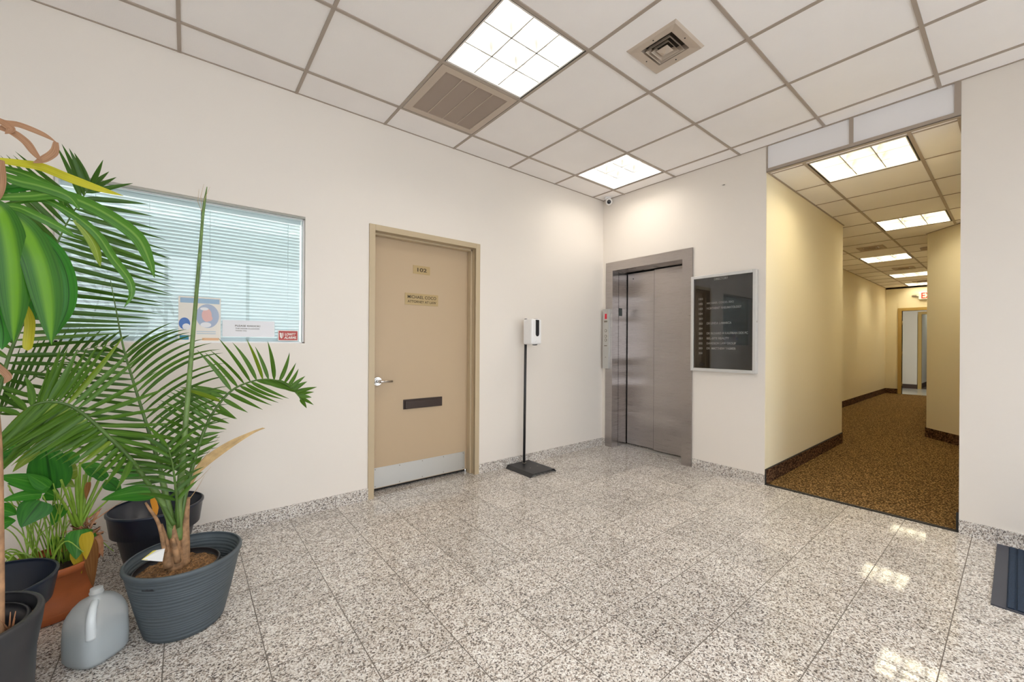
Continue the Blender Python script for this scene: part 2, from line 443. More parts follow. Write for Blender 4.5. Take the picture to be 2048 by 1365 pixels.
# glass
def glass(name, tint, alpha_mix):
    m, nt, b = new(name); N, L = nt.nodes, nt.links
    tr = N.new('ShaderNodeBsdfTransparent'); tr.inputs[0].default_value = (*tint, 1)
    gl = N.new('ShaderNodeBsdfGlossy'); gl.inputs['Roughness'].default_value = .02
    fr = N.new('ShaderNodeFresnel'); fr.inputs[0].default_value = 1.5
    f2 = math_node(nt, 'MULTIPLY', fr.outputs[0], alpha_mix)
    ms = N.new('ShaderNodeMixShader'); L.new(f2, ms.inputs[0]); L.new(tr.outputs[0], ms.inputs[1]); L.new(gl.outputs[0], ms.inputs[2])
    L.new(ms.outputs[0], N['Material Output'].inputs['Surface']); return m
M['glass'] = glass('window_glass', (.95, .99, .99), .65)
M['dirglass'] = glass('directory_glass', (.92, .92, .92), 1.6)

# translucent milk-jug plastic and the water inside it
m, nt, b = new('jug_plastic'); N, L = nt.nodes, nt.links
b.inputs['Base Color'].default_value = (.86, .89, .90, 1); b.inputs['Roughness'].default_value = .35
tl = N.new('ShaderNodeBsdfTranslucent'); tl.inputs[0].default_value = (.86, .89, .90, 1)
tp = N.new('ShaderNodeBsdfTransparent'); tp.inputs[0].default_value = (.95, .97, .98, 1)
m1 = N.new('ShaderNodeMixShader'); m1.inputs[0].default_value = .45; L.new(b.outputs[0], m1.inputs[1]); L.new(tl.outputs[0], m1.inputs[2])
m2 = N.new('ShaderNodeMixShader'); m2.inputs[0].default_value = .33; L.new(m1.outputs[0], m2.inputs[1]); L.new(tp.outputs[0], m2.inputs[2])
L.new(m2.outputs[0], N['Material Output'].inputs['Surface']); M['jug'] = m
M['water'] = mat('jug_water', (.22, .29, .33), .1, spec=.4)

# ------------------------------------------------------------ room shell
XB, YR = -5.6, -4.6            # back wall, street-side wall
def wall_boxes(axis, pos, thick, u0, u1, z0, z1, holes, mb=None):
    'wall as boxes around rectangular openings; holes = (ua, ub, za, zb)'
    mb = mb or MB()
    us = sorted({u0, u1, *[h[0] for h in holes], *[h[1] for h in holes]})
    for a, b_ in zip(us, us[1:]):
        zs = sorted({z0, z1, *[z for h in holes if h[0] < b_ - 1e-6 and h[1] > a + 1e-6 for z in h[2:]]})
        for c, d in zip(zs, zs[1:]):
            mu, mz = (a + b_) / 2, (c + d) / 2
            if any(h[0] < mu < h[1] and h[2] < mz < h[3] for h in holes): continue
            if axis == 'y': mb.box((a, pos, c), (b_, pos + thick, d))
            else: mb.box((pos, a, c), (pos + thick, b_, d))
    return mb
DX0, DX1, DZ = -2.70, -1.79, 2.03          # office door opening
WX0, WX1, WZ0, WZ1 = -4.34, -3.18, 1.172, 2.036   # window opening
wall_boxes('y', 0, .16, XB, 0.16, 0, HZ + .1, [(DX0 - .03, DX1 + .03, 0, DZ + .025), (WX0, WX1, WZ0, WZ1)]).build('wall_left', M['paint'], kind='structure')
EY0, EY1, EZ = -.985, -.148, 2.02
OY0, OY1 = -2.822, -1.72
mb = wall_boxes('x', 0, .16, OY1 + .003, 0, 0, HZ + .1, [(EY0 - .021, EY1 + .021, 0, EZ + .021)])
mb.build('wall_front', M['paint'], kind='structure')
MB().box((0, YR, 0), (.16, OY0, HZ + .1)).build('wall_front_right', M['paint'], kind='structure')
wall_boxes('y', YR - .16, .16, XB, .16, 0, HZ + .1, [(-5.05, -2.05, .4, 2.5), (-1.1, -.1, 0, 2.2)]).build('wall_right', M['paint'], kind='structure')
MB().box((XB - .16, YR - .16, 0), (XB, .16, HZ + .1)).build('wall_back', M['paint'], kind='structure')
# floor slab
JX_ = 2.385
mb = MB(); mb.box((XB - .16, YR - .16, -.1), (.02, .16, 0)); mb.box((.02, EY0 - .04, -.1), (.34, EY1 + .04, 0)); mb.build('floor', M['floor'], kind='structure')
mb = MB(); mb.box((.02, -2.9, -.1), (JX_, -1.715, .004)); mb.box((JX_, -2.9, -.1), (9.93, -.8, .004)); mb.build('floor_hall', M['carpet'], kind='structure')
MB().box((.0, OY0, 0), (.03, OY1, .007)).build('trim_1', M['blackedge'], kind='structure')
MB().box((9.93, -3.6, -.1), (16.5, -.2, 0.002)).build('floor_far', M['farfloor'], kind='structure')
# skirtings
SK = .085
mb = MB()
mb.box((XB, -.012, 0), (DX0 - .045, 0, SK)); mb.box((DX1 + .045, -.012, 0), (0, 0, SK))
mb.build('baseboard_left', M['skirt'], kind='structure')
mb = MB(); mb.box((-.012, -.05, 0), (0, 0, SK)); mb.box((-.012, OY1, 0), (0, -1.09, SK)); mb.box((-.012, YR, 0), (0, OY0, SK))
mb.build('baseboard_front', M['skirt'], kind='structure')
mb = MB(); mb.box((-2.05, YR, 0), (-1.15, YR + .012, SK)); mb.box((XB, YR, 0), (-2.05, YR + .012, SK))
mb.build('baseboard_right', M['skirt'], kind='structure')

# lobby ceiling: tiles between the grid lines, with holes for fixtures
xs = [0] + [-(GB + G * i) for i in range(9)] + [XB]
ys = [0] + [-(GA + G * j) for j in range(8)] + [YR]
def cell(i, j): return (-(GB + G * (i + 1)), -(GB + G * i), -(GA + G * (j + 1)), -(GA + G * j))
LIGHTS = [(3, 1), (0, 0), (3, 5), (6, 3), (6, 5)]  # last three fixtures are unseen, added for even lighting
HOLES = LIGHTS + [(3, 0), (2, 2)]
def ceiling(name, xs, ys, z, holes, ma, lo=.0):
    mb = MB()
    xs = sorted(xs); ys = sorted(ys)
    for a, b_ in zip(xs, xs[1:]):
        for c, d in zip(ys, ys[1:]):
            cx_, cy_ = (a + b_) / 2, (c + d) / 2
            if any(h[0] < cx_ < h[1] and h[2] < cy_ < h[3] for h in holes): continue
            mb.box((a, c, z), (b_, d, z + .02))
    return mb.build(name, ma, kind='structure')
ceiling('ceiling', xs, ys, HZ, [cell(*h) for h in HOLES], M['tile'])
mb = MB()
for x in xs[1:-1]: mb.box((x - .009, YR, HZ - .006), (x + .009, 0, HZ + .001))
for y in ys[1:-1]: mb.box((XB, y - .009, HZ - .0065), (0, y + .009, HZ + .001))
mb.box((XB, -.010, HZ - .004), (0, 0, HZ)); mb.box((-.010, YR, HZ - .004), (0, 0, HZ))
mb.build('trim_2', M['tbar'], kind='structure')
MB().box((XB - .16, YR - .16, HZ + .28), (.16, .16, HZ + .32)).build('ceiling_slab', M['office'], kind='structure')

# soffit over the hall opening
mb = MB()
mb.box((.004, OY0, HH), (.03, OY1, HZ + .05)); mb.build('trim_3', M['facetile'], kind='structure')
mb = MB()
for y0, y1, z0, z1 in ((OY0, OY1, HH - .004, HH + .026), (-2.29, -2.266, HH, HZ), (OY1 - .008, OY1, HH, HZ), (OY0, OY0 + .030, HH, HZ), (OY0, OY1, HZ - .006, HZ)):
    e_ = .006 if y1 - y0 > .5 else .0052
    mb.box((-e_, y0, z0), (.006, y1, z1))
mb.box((-.006, OY0, HH - .005), (.03, OY1, HH)); mb.build('trim_4', M['tbar'], kind='structure')

# hall shell
FX = 9.9
RY, LY = -2.312, -.965
JX = 2.385
KX0, KX1 = 3.09, 3.672
mb = MB(); mb.box((.004, OY1, 0), (JX, OY1 + .14, HH + .1)); mb.build('wall_hall_left', M['hallpaint'], kind='structure')
mb = MB(); mb.box((JX - .14, OY1 + .14, 0), (JX, LY, HH + .1)); mb.box((JX - .14, LY, 0), (FX + .1, LY + .14, HH + .1)); mb.build('wall_hall_recess', M['hallpaint'], kind='structure')
mb = MB(); mb.box((.16, OY0 - .14, 0), (KX0, OY0, HH + .1))
mb.prism([(KX0, OY0 - .14), (KX1 + .1, RY - .14), (KX1, RY), (KX0, OY0)], 0, HH + .1)
mb.box((KX1, RY - .14, 0), (FX + .1, RY, HH + .1)); mb.build('wall_hall_right', M['hallpaint'], kind='structure')
DY0, DY1, HDZ = -2.17, -1.262, 2.045    # doorway at the end of the hall
wall_boxes('x', FX, .12, RY - .1, LY + .1, 0, HH + .1, [(DY0, DY1, 0, HDZ)]).build('wall_hall_end', M['hallpaint'], kind='structure')
# hall base strips
CB = .125
mb = MB(); mb.box((.004, OY1 - .008, 0), (JX + .008, OY1, CB)); mb.build('baseboard_hall_left', M['cove'], kind='structure')
mb = MB(); mb.box((JX, LY - .008, 0), (FX, LY, CB)); mb.box((FX - .008, DY1 + .07, 0), (FX, LY, CB)); mb.box((FX - .008, RY, 0), (FX, DY0 - .07, CB))
mb.build('baseboard_hall_recess', M['cove'], kind='structure')
mb = MB(); mb.box((.0, OY0, 0), (KX0, OY0 + .008, CB))
mb.prism([(KX0, OY0), (KX1, RY), (KX1, RY + .012), (KX0, OY0 + .012)], 0, CB)
mb.box((KX1 - .004, RY, 0), (FX, RY + .008, CB)); mb.build('baseboard_hall_right', M['cove'], kind='structure')
mb = MB(); mb.box((.001, OY1 - .01, 0), (.005, OY1, CB + .002)); mb.box((.001, OY1 - .010, CB), (JX, OY1, CB + .006)); mb.box((-.001, OY0, 0), (.006, OY0 + .012, CB)); mb.build('trim_5', M['blackedge'], kind='structure')
# hall ceiling
hx = [.03] + [.07 + .61 * k for k in range(17) if .07 + .61 * k < FX] + [FX + .1]
hy = [-2.95, -2.58, -1.975, -1.37, -.85]
HL = [(.07, 0), (.07 + .61 * 4, 0), (.07 + .61 * 8, 1), (.07 + .61 * 12, 1), (.07 + .61 * 15, 1)]
hcells = [(x, x + .61, (-2.58, -1.975)[c], (-1.975, -1.37)[c]) for x, c in HL]
ceiling('ceiling_hall', hx, hy, HH, hcells, M['tile'])
mb = MB()
for x in hx[1:-1]: mb.box((x - .006, -2.95, HH - .005), (x + .006, -.96, HH + .001))
for y in hy[1:-1]: mb.box((.0, y - .010, HH - .0055), (FX, y + .010, HH + .001))
mb.box((.02, OY1 - .012, HH - .006), (JX + .012, OY1, HH)); mb.box((JX, LY - .012, HH - .006), (FX, LY, HH)); mb.box((FX - .012, RY, HH - .006), (FX, LY, HH))
mb.box((JX, OY1 - .012, HH - .006), (JX + .012, LY, HH))
mb.prism([(KX0, OY0), (KX1, RY), (KX1, RY + .016), (KX0, OY0 + .016)], HH - .006, HH)
mb.box((.03, OY0, HH - .006), (KX0, OY0 + .02, HH)); mb.build('trim_6', M['tbar'], kind='structure')
MB().box((0.16, -3.1, HH + .28), (FX + .2, -.7, HH + .3)).build('ceiling_hall_slab', M['office'], kind='structure')

# rooms beyond the hall
mb = MB()
mb.box((FX + .12, -.75, 0), (12.0, -.65, 2.6)); mb.box((FX + .12, -3.2, 0), (12.0, -3.1, 2.6))
mb.box((11.95, -1.31, 0), (12.05, -.65, 2.6)); mb.box((11.95, -2.25, 2.06), (12.05, -1.31, 2.6)); mb.box((11.95, -3.2, 0), (12.05, -2.25, 2.6))
mb.box((12.05, -1.36, 0), (16.2, -1.26, 2.6)); mb.box((16.2, -3.2, 0), (16.3, -1.2, 2.6)); mb.box((12.05, -3.2, 0), (16.2, -3.1, 2.6))
mb.box((FX, -3.3, 2.6), (16.3, -.6, 2.65))
mb.build('wall_far', mat('far_paint', (.62, .58, .50), .6), kind='structure')
mb = MB(); mb.box((11.935, -1.31, 0), (11.95, -.75, .12)); mb.box((12.05, -1.375, 0), (16.2, -1.36, .14)); mb.build('baseboard_far', M['farcove'], kind='structure')
MB().box((12.05, -3.1, .002), (16.2, -1.36, .008)).build('floor_corridor', M['farcove'], kind='structure')

def door_frame(mb, axis, pos, a, b_, h, face=.05, proud=.012, deep=.12, sgn=1):
    'steel frame: face strips proud of the wall and returns into the opening'
    def bx(u0, u1, z0, z1, d0, d1):
        if axis == 'y': mb.box((u0, d0, z0), (u1, d1, z1))
        else: mb.box((d0, u0, z0), (d1, u1, z1))
    p0, p1 = pos - proud * sgn, pos + deep * sgn
    bx(a - face, a, 0, h + face, p0, pos + .01 * sgn); bx(b_, b_ + face, 0, h + face, p0, pos + .01 * sgn); bx(a, b_, h, h + face, p0, pos + .01 * sgn)
    bx(a - .02, a, 0, h + .02, pos, p1); bx(b_, b_ + .02, 0, h + .02, pos, p1); bx(a, b_, h, h + .02, pos, p1)
d2 = empty('door_2', (FX, -1.7, 0), kind='structure')
mb = MB(); door_frame(mb, 'x', FX, DY0, DY1, HDZ, .07, .015, .12); mb.build('door_frame', M['hallframe'], d2)
mb = MB()
for z in (.25, 1.0, 1.75): mb.cyl((FX + .03, DY1 - .006, z - .05), (FX + .03, DY1 - .006, z + .05), .008, 10)
mb.build('hinge', M['brass'], d2)
d3 = empty('door_3', (11.95, -1.8, 0), kind='structure')
mb = MB(); door_frame(mb, 'x', 11.95, -2.2, -1.39, 2.06, .07, .015, .10); mb.build('door_frame', M['hallframe'], d3)

# ------------------------------------------------------------ office door
d1 = empty('door_1', (-2.245, 0, 0), kind='structure')
mb = MB(); door_frame(mb, 'y', 0, DX0, DX1, DZ, .045, .012, .15)
mb.box((DX1 - .016, .05, 0), (DX1, .105, DZ)); mb.box((DX0, .05, 0), (DX0 + .016, .105, DZ)); mb.box((DX0, .05, DZ - .016), (DX1, .105, DZ))
mb.build('door_frame', M['frame'], d1, bevel=.002)
DF = .108
MB().box((DX0 + .003, DF, .028), (DX1 - .003, DF + .045, DZ - .003)).build('door_panel', M['door'], d1)
kp = MB().box((-2.665, DF - .003, .034), (-1.825, DF, .192)).build('kick_plate', M['satin'], d1)
mb = MB()
for i in range(5):
    for z in (.046, .18): mb.cyl((-2.65 + i * .202, DF - .005, z), (-2.65 + i * .202, DF - .003, z), .004, 8)
mb.build('screw', M['screw'], kp)
MB().box((DX0, .154, 0), (DX1, .16, DZ)).build('gap', M['dark'], d1)  # dark sheet stands in for the shade under the door
kx, kz = -2.637, .875
mb = MB(); mb.cyl((kx, DF, kz), (kx, DF - .012, kz), .033, 28); mb.cyl((kx, DF - .012, kz), (kx, DF - .022, kz), .026, 28); mb.cyl((kx, DF - .02, kz), (kx, DF - .062, kz), .0115, 18)
mb.tube([(kx - .008, DF - .058, kz), (kx + .03, DF - .06, kz), (kx + .105, DF - .05, kz - .002)], [.013, .010, .008], 14)
mb.build('door_handle', M['chrome'], d1, label='satin chrome lever handle')
ms = MB(); ms.box((-2.42, DF - .008, .632), (-2.062, DF, .712)); o_ = ms.build('mail_slot', M['bronze'], d1, bevel=.002, label='dark bronze mail slot')
MB().box((-2.408, DF - .02, .638), (-2.074, DF - .008, .70)).build('flap', M['bronze'], o_, bevel=.003)

def text(s_, name, m, parent, p0, width, height, xa, za=(0, 0, 1), ex=.0006, bold=0.0, align='L', italic=0, fit=True):
    'flat lettering fitted to width x height; p0 = lower left corner, xa = reading direction'
    c = bpy.data.curves.new(name, 'FONT'); c.body = s_; c.size = 1; c.offset = bold; c.extrude = 0
    to = bpy.data.objects.new(name, c); C.objects.link(to)
    bpy.context.view_layer.update()
    dg = bpy.context.evaluated_depsgraph_get()
    me = bpy.data.meshes.new_from_object(to.evaluated_get(dg))
    bpy.data.objects.remove(to); bpy.data.curves.remove(c)
    X = [v.co.x for v in me.vertices]; Y = [v.co.y for v in me.vertices]
    x0, x1 = min(X), max(X); y0, y1 = min(Y), max(Y)
    kx_ = width / (x1 - x0) if width else height / (y1 - y0); ky = height / (y1 - y0) if fit else kx_
    xa = Vector(xa).normalized(); za = Vector(za).normalized(); n = xa.cross(za)
    off = {'L': 0, 'C': -(x1 - x0) * kx_ / 2, 'R': -(x1 - x0) * kx_}[align]
    for v in me.vertices:
        a = (v.co.x - x0) * kx_ + off; b_ = (v.co.y - y0) * ky
        v.co = Vector(p0) + xa * (a + italic * b_) + za * b_ + n * ex
    me.materials.clear(); me.materials.append(m)
    o = bpy.data.objects.new(name, me); C.objects.link(o)
    if parent is not None:
        o.parent = parent; o.matrix_parent_inverse = Matrix.Translation(parent.matrix_world.translation if parent.type != 'EMPTY' else parent.location).inverted() if parent.type == 'EMPTY' else Matrix.Identity(4)
    return o
XA = (1, 0, 0); YA = (0, -1, 0)
pl = MB().box((-2.340, DF - .004, 1.760), (-2.186, DF, 1.830)).build('number_plate', M['brass'], d1, label='brass plate reading 102')
text('102', 'lettering', M['ink'], pl, (-2.303, DF - .0046, 1.779), .086, .032, XA, bold=.02)
pl = MB().box((-2.410, DF - .004, 1.498), (-2.106, DF, 1.594)).build('name_plate', M['brass'], d1, label='brass plate with a name and profession')
text('MICHAEL COCO', 'lettering', M['ink'], pl, (-2.388, DF - .0046, 1.551), .262, .026, XA, bold=.014)
text('ATTORNEY AT LAW', 'lettering', M['ink'], pl, (-2.388, DF - .0046, 1.515), .262, .021, XA, bold=.014)
# dark office behind the door gap is closed by the panel

# ------------------------------------------------------------ window, blind and notices
w1 = empty('window_1', (-3.76, .05, WZ0), kind='structure')
mb = MB()
for a, b_ in (((WX0, .035, WZ0), (WX0 + .012, .075, WZ1)), ((WX1 - .010, .035, WZ0), (WX1, .075, WZ1)), ((WX0, .035, WZ1 - .016), (WX1, .075, WZ1)), ((WX0, .035, WZ0), (WX1, .075, WZ0 + .008))):
    mb.box(a, b_)
mb.build('window_frame', M['white'], w1)
MB().box((WX0, .004, WZ1 - .012), (WX1, .034, WZ1)).build('window_head', M['headtaupe'], w1)  # taupe strip along the top of the opening
MB().box((WX0 + .01, .050, WZ0 + .006), (WX1 - .008, .055, WZ1 - .014)).build('window_glass', M['glass'], w1)
bl = empty('window_blind', (-3.76, .10, WZ1 - .03), 'white horizontal slat blind, closed, behind the window in the left wall', 'blind')
mb = MB(); mb.box((WX0 + .006, .085, WZ1 - .04), (WX1 - .012, .12, WZ1 + .004)); mb.build('headrail', M['slat'], bl)
mb = MB(); z = WZ1 - .055; k = 0
while z > WZ0 + .018:
    tilt = math.radians(62 if k > 3 else 48)
    hw = .0125; n0 = len(mb.v); P = []
    for q in range(5):
        s = q / 4 * 2 - 1
        dy = math.cos(tilt) * hw * s; dz = -math.sin(tilt) * hw * s; bow = .0022 * (1 - s * s)
        P.append((.102 + dy - bow * math.sin(tilt), z + dz * 1.0 + bow * math.cos(tilt)))
    for x in (WX0 + .006, WX1 - .014 + random.uniform(-.001, .001)):
        for y_, z_ in P: mb.v.append((x, y_, z_))
    mb.smooth = True
    for q in range(4): mb.face([n0 + q, n0 + q + 1, n0 + 5 + q + 1, n0 + 5 + q])
    z -= .0212; k += 1
mb.build('slats', M['slat'], bl)
MB().box((WX0 + .006, .094, WZ0 + .0005), (WX1 - .012, .112, WZ0 + .014)).build('bottom_rail', M['slat'], bl)
mb = MB()
for x in (-4.2, -3.98, -3.70, -3.27): mb.tube([(x, .088, WZ1 - .04), (x, .088, WZ0 + .02)], .0008, 6)
mb.build('cord', M['slat'], bl)
wt = at(402, 545, .078); wb = at(393, 598, .078); wc = at(385, 640, .075)
MB().tube([(wt.x, .078, WZ1 - .05), wt, wb], .0028, 8).build('tilt_wand', mat('wand_grey', (.35, .38, .42), .3), bl)
MB().tube([wb, wb.lerp(wc, .35), wc], [.004, .006, .007], 10).build('wand_grip', M['posterdeep'], bl, label='blue grip of the tilt wand')
# office room behind
mb = MB(); mb.box((-4.9, 1.2, .4), (-2.75, 1.25, 2.9)); mb.box((-4.95, .16, .4), (-4.9, 1.25, 2.9)); mb.box((-2.8, .16, .4), (-2.75, 1.25, 2.9))
mb.box((-4.95, .16, 2.85), (-2.75, 1.25, 2.9)); mb.box((-4.95, .16, .35), (-2.75, 1.25, .4)); mb.build('wall_office', M['office'], kind='structure')
ol = empty('office_fill', (-3.8, .7, 2.83), 'ceiling light added in the unseen office to brighten the blind', 'ceiling light')
MB().box((-4.1, .5, 2.82), (-3.5, .9, 2.85)).build('housing', M['housing'], ol)
area('office_fill_lamp', (0, 0, -.012), .5, 42, (.92, .97, 1), (0, 0, 0), .35, ol)  # added lamp, brightens the blind from behind

GY = .0495    # sheets on the lobby side of the pane are stuck to the glass
def sheet(name, u0, v0, u1, v1, m, label, cat, y=.0488, th=.0010):
    a = at(u0, v0, y); b_ = at(u1, v1, y)
    return MB().box((a.x, y, b_.z), (b_.x, y + th, a.z)).build(name, m, label=label, cat=cat), a, b_
# red alarm sticker (front of glass)
a = at(556, 661, GY); b_ = at(596, 681, GY)
sg = MB().box((a.x, GY - .0008, b_.z - .004), (b_.x, GY, a.z)).build('alarm_sign', M['signwhite'], label='small red and white alarm company sticker at the lower right of the window', cat='sign')
MB().box((a.x + .004, GY - .0014, b_.z), (b_.x - .004, GY - .0008, a.z - .004)).build('red_field', M['signred'], sg)
W_ = b_.x - a.x; Hh = a.z - b_.z
text('LOWITT', 'lettering', M['signwhite'], sg, (a.x + W_ * .33, GY - .0015, b_.z + Hh * .47), W_ * .52, Hh * .27, XA, bold=.03, italic=.25)
text('ALARMS.', 'lettering', M['signwhite'], sg, (a.x + W_ * .29, GY - .0015, b_.z + Hh * .13), W_ * .62, Hh * .27, XA, bold=.03, italic=.25)
def P2(x, z): return (a.x + W_ * x, GY - .0018, b_.z + Hh * z)
mb = MB(); mb.quad(P2(.08, .75), P2(.15, .75), P2(.16, .35), P2(.10, .30)); mb.quad(P2(.10, .30), P2(.16, .35), P2(.21, .32), P2(.17, .15)); mb.quad(P2(.21, .32), P2(.17, .15), P2(.25, .35), P2(.30, .82)); mb.quad(P2(.155, .62), P2(.24, .80), P2(.20, .52), P2(.225, .50)); mb.quad(P2(.15, .28), P2(.225, .50), P2(.18, .52), P2(.17, .48))
mb.build('logo', M['signwhite'], sg)
# knock notice (taped behind the glass)
sh, a, b_ = sheet('paper_notice', 445, 640, 549, 675, M['paper'], 'white sheet asking visitors to knock, taped low inside the window', 'notice')
W_ = b_.x - a.x; Hh = a.z - b_.z
for s_, x, z, wd, ht in (('PLEASE KNOCK!', .23, .62, .48, .10), ('THE DOOR IS LOCKED', .235, .47, .46, .065), ('THANK YOU.', .235, .34, .22, .06)):
    text(s_, 'lettering', M['ink'], sh, (a.x + W_ * x, .0486, b_.z + Hh * z), W_ * wd, Hh * ht, XA, bold=.01)
# poster
sh, a, b_ = sheet('poster', 357, 592, 441, 684, M['poster'], 'faded cream poster with a blue band and round picture, behind the palm leaf', 'poster')
W_ = b_.x - a.x; Hh = a.z - b_.z
def PP(x, z, d=0): return (a.x + W_ * x, .0485 - d, b_.z + Hh * z)
def rect(nm, x0, z0, x1, z1, m, d=0): return MB().quad(PP(x0, z0, d), PP(x1, z0, d), PP(x1, z1, d), PP(x0, z1, d)).build(nm, m, sh)
def disc(nm, cx_, cz_, rx, rz, m, d=0, k=32):
    return MB().quad(*[PP(cx_ + rx * math.cos(2 * PI * q / k), cz_ + rz * math.sin(2 * PI * q / k), d) for q in range(k)]).build(nm, m, sh)
rect('title_band', .04, .86, .97, .97, M['posterblue'])
disc('round_picture', .68, .58, .28, .27, M['posterdisc'])
disc('figure', .66, .60, .12, .15, M['posterpink'], .0004); disc('figure', .70, .53, .10, .07, M['posterpink'], .0005)
disc('collar', .64, .38, .13, .06, M['paper'], .0006); disc('cap', .60, .74, .10, .035, M['paper'], .0006)
disc('toy', .14, .40, .13, .13, M['posterdeep'], .0003); disc('toy', .18, .33, .09, .07, M['paper'], .0005)
rect('colour_block', .03, .04, .24, .14, M['posterteal']); rect('colour_strip', .55, .03, .96, .085, M['posterorange'])
for z in (.22, .175):
    text('PLEASE BE THANKFUL THIS' if False else '-  -   -  -  -   -', 'lettering', M['posterblue'], sh, PP(.42, z, .0004), W_ * .45, .001, XA) if False else rect('text_line', .42, z, .88, z + .012, M['posterblue'], .0003)

# ------------------------------------------------------------ elevator
el = empty('elevator', (.05, -.57, 0), 'stainless steel elevator entrance with closed brushed doors', 'elevator')
mb = MB()
mb.box((-.014, -1.087, 0), (-.0005, EY0, EZ)); mb.box((-.014, EY1, 0), (-.0005, -.053, EZ))
mb.box((-.0005, EY0 - .012, 0), (.10, EY0, EZ)); mb.box((-.0005, EY1, 0), (.10, EY1 + .012, EZ))
mb.build('jamb', M['steel'], el)
mb = MB(); mb.box((-.014, -1.087, EZ + .0005), (-.0005, -.053, 2.118)); mb.box((-.0005, EY0, EZ), (.10, EY1, EZ + .012)); mb.build('header', M['steel'], el)
mb = MB(); mb.box((.103, EY0 - .02, 0), (.222, EY0, EZ)); mb.box((.103, EY1, 0), (.262, EY1 + .02, EZ)); mb.box((.103, EY0, EZ), (.262, EY1, EZ + .02)); mb.build('reveal', M['steel'], el)
ds = MB().box((.264, -.545, .012), (.275, EY1 - .012, EZ - .012)).build('door_leaf', M['steel'], el)
MB().box((.226, EY0 - .02, .012), (.240, -.530, EZ - .012)).build('door_leaf', M['steel'], el)
MB().box((.2255, -.5305, .012), (.2405, -.5285, EZ - .012)).build('leaf_edge_shade', M['dark'], el)  # dark strip paints in shade where one leaf steps behind the other
mb = MB(); mb.cyl((.2625, -.235, 1.945), (.259, -.235, 1.945), .006, 12); mb.build('keyhole', M['dark'], ds)
MB().box((.15, EY0 + .002, .0005), (.219, EY1 - .002, .003)).build('sill', M['satin'], el)
mb = MB(); mb.box((.30, EY0 - .03, 0), (.32, EY1 + .03, EZ + .04)); mb.box((.222, EY0, EZ), (.30, EY1, EZ + .01)); mb.box((.262, EY1, 0), (.30, EY1 + .01, EZ)); mb.build('shaft_shade', M['dark'], el)  # dark sheets stand in for the shade behind the leaf gaps
MB().box((.11, EY1 - .004, 1.51), (.165, EY1, 1.60)).build('floor_indicator', mat('indicator_dark', (.03, .045, .04), .2), el)
MB().box((.10, EY1 - .002, 0), (.103, EY1, EZ)).build('seam', M['dark'], el)
cp = empty('call_panel', (-.02, -.08, 1.24), 'narrow brushed steel elevator call panel with red display on the left jamb', 'call panel')
PX = -.046
MB().box((PX, -.120, .90), (-.0145, -.035, 1.585)).build('panel', M['satin'], cp, bevel=.002)
MB().box((PX - .001, -.096, 1.47), (PX, -.066, 1.53)).build('display', M['red'], cp)
for z in (1.335, 1.272, 1.228):
    bt = MB().cyl((PX, -.081, z), (PX - .003, -.081, z), .0165, 20).build('button_ring', M['screw'], cp)
    MB().cyl((PX - .003, -.081, z), (PX - .0045, -.081, z), .0115, 20).build('button', M['satin'], bt)
MB().box((PX - .0008, -.102, 1.432), (PX, -.058, 1.452)).build('engraved_strip', M['screw'], cp)
MB().box((PX - .0008, -.100, 1.158), (PX, -.060, 1.168)).build('engraved_strip', M['screw'], cp)
MB().cyl((PX, -.081, 1.03), (PX - .001, -.081, 1.03), .005, 12).build('key_switch', M['screw'], cp)

# ------------------------------------------------------------ directory board
DXf = -.045
db = empty('directory_board', (-.02, -1.37, 1.4), 'black letter-board directory in a silver frame beside the elevator', 'directory')
y0, y1, z0, z1 = -1.661, -1.089, .933, 1.828
mb = MB(); f_ = .028
mb.box((DXf, y0, z0), (0, y0 + f_, z1)); mb.box((DXf, y1 - f_, z0), (0, y1, z1)); mb.box((DXf, y0 + f_, z0), (0, y1 - f_, z0 + f_)); mb.box((DXf, y0 + f_, z1 - f_), (0, y1 - f_, z1))
mb.build('frame', M['dirframe'], db, bevel=.003)
MB().box((-.012, y0 + f_, z0 + f_), (-.002, y1 - f_, z1 - f_)).build('letter_board', M['dirback'], db)
MB().box((DXf + .006, y0 + f_, z0 + f_), (DXf + .009, y1 - f_, z1 - f_)).build('glass_door', M['dirglass'], db)
MB().cyl((-.03, y0, 1.38), (-.03, y0 - .006, 1.38), .006, 12).build('lock', M['chrome'], db)
def dirtext(s_, u0, u1, v, h):
    p = atx(u0, v, -.0125); q = atx(u1, v, -.0125)
    text(s_, 'lettering', M['letter'], db, (p.x, p.y, (p.z + q.z) / 2 - h / 2) if False else (p.x, p.y, p.z - h / 2), abs(q.y - p.y), h, YA, bold=.012)
hz = atx(1442, 557, -.0125); w_ = abs(atx(1456, 557, -.0125).y - atx(1428, 557, -.0125).y)
text('DIRECTORY', 'lettering', M['letter'], db, (-.0125, hz.y, hz.z - .011), w_, .021, YA, bold=.015, align='C')
rows = [('101', None, 0), ('102', 'MICHAEL COCO, ESQ', 1467.3), ('103', 'NORTHEAST RHEUMATOLOGY', 1483), ('104', None, 0), ('201', None, 0), ('203', 'DR LINDA LAMARCA', 1463), ('204', None, 0),
        ('205', 'DR RICHARD M KAUFMAN DDS PC', 1496), ('301', 'BEL-SITE REALTY', 1458.4), ('302', 'DAVIDSON LAW GROUP', 1472), ('303', 'DR  MATTHEW YASMER', 1472), ('304', None, 0)]
za, zb = atx(1401.5, 598.7, -.0125).z, atx(1401.5, 706.8, -.0125).z
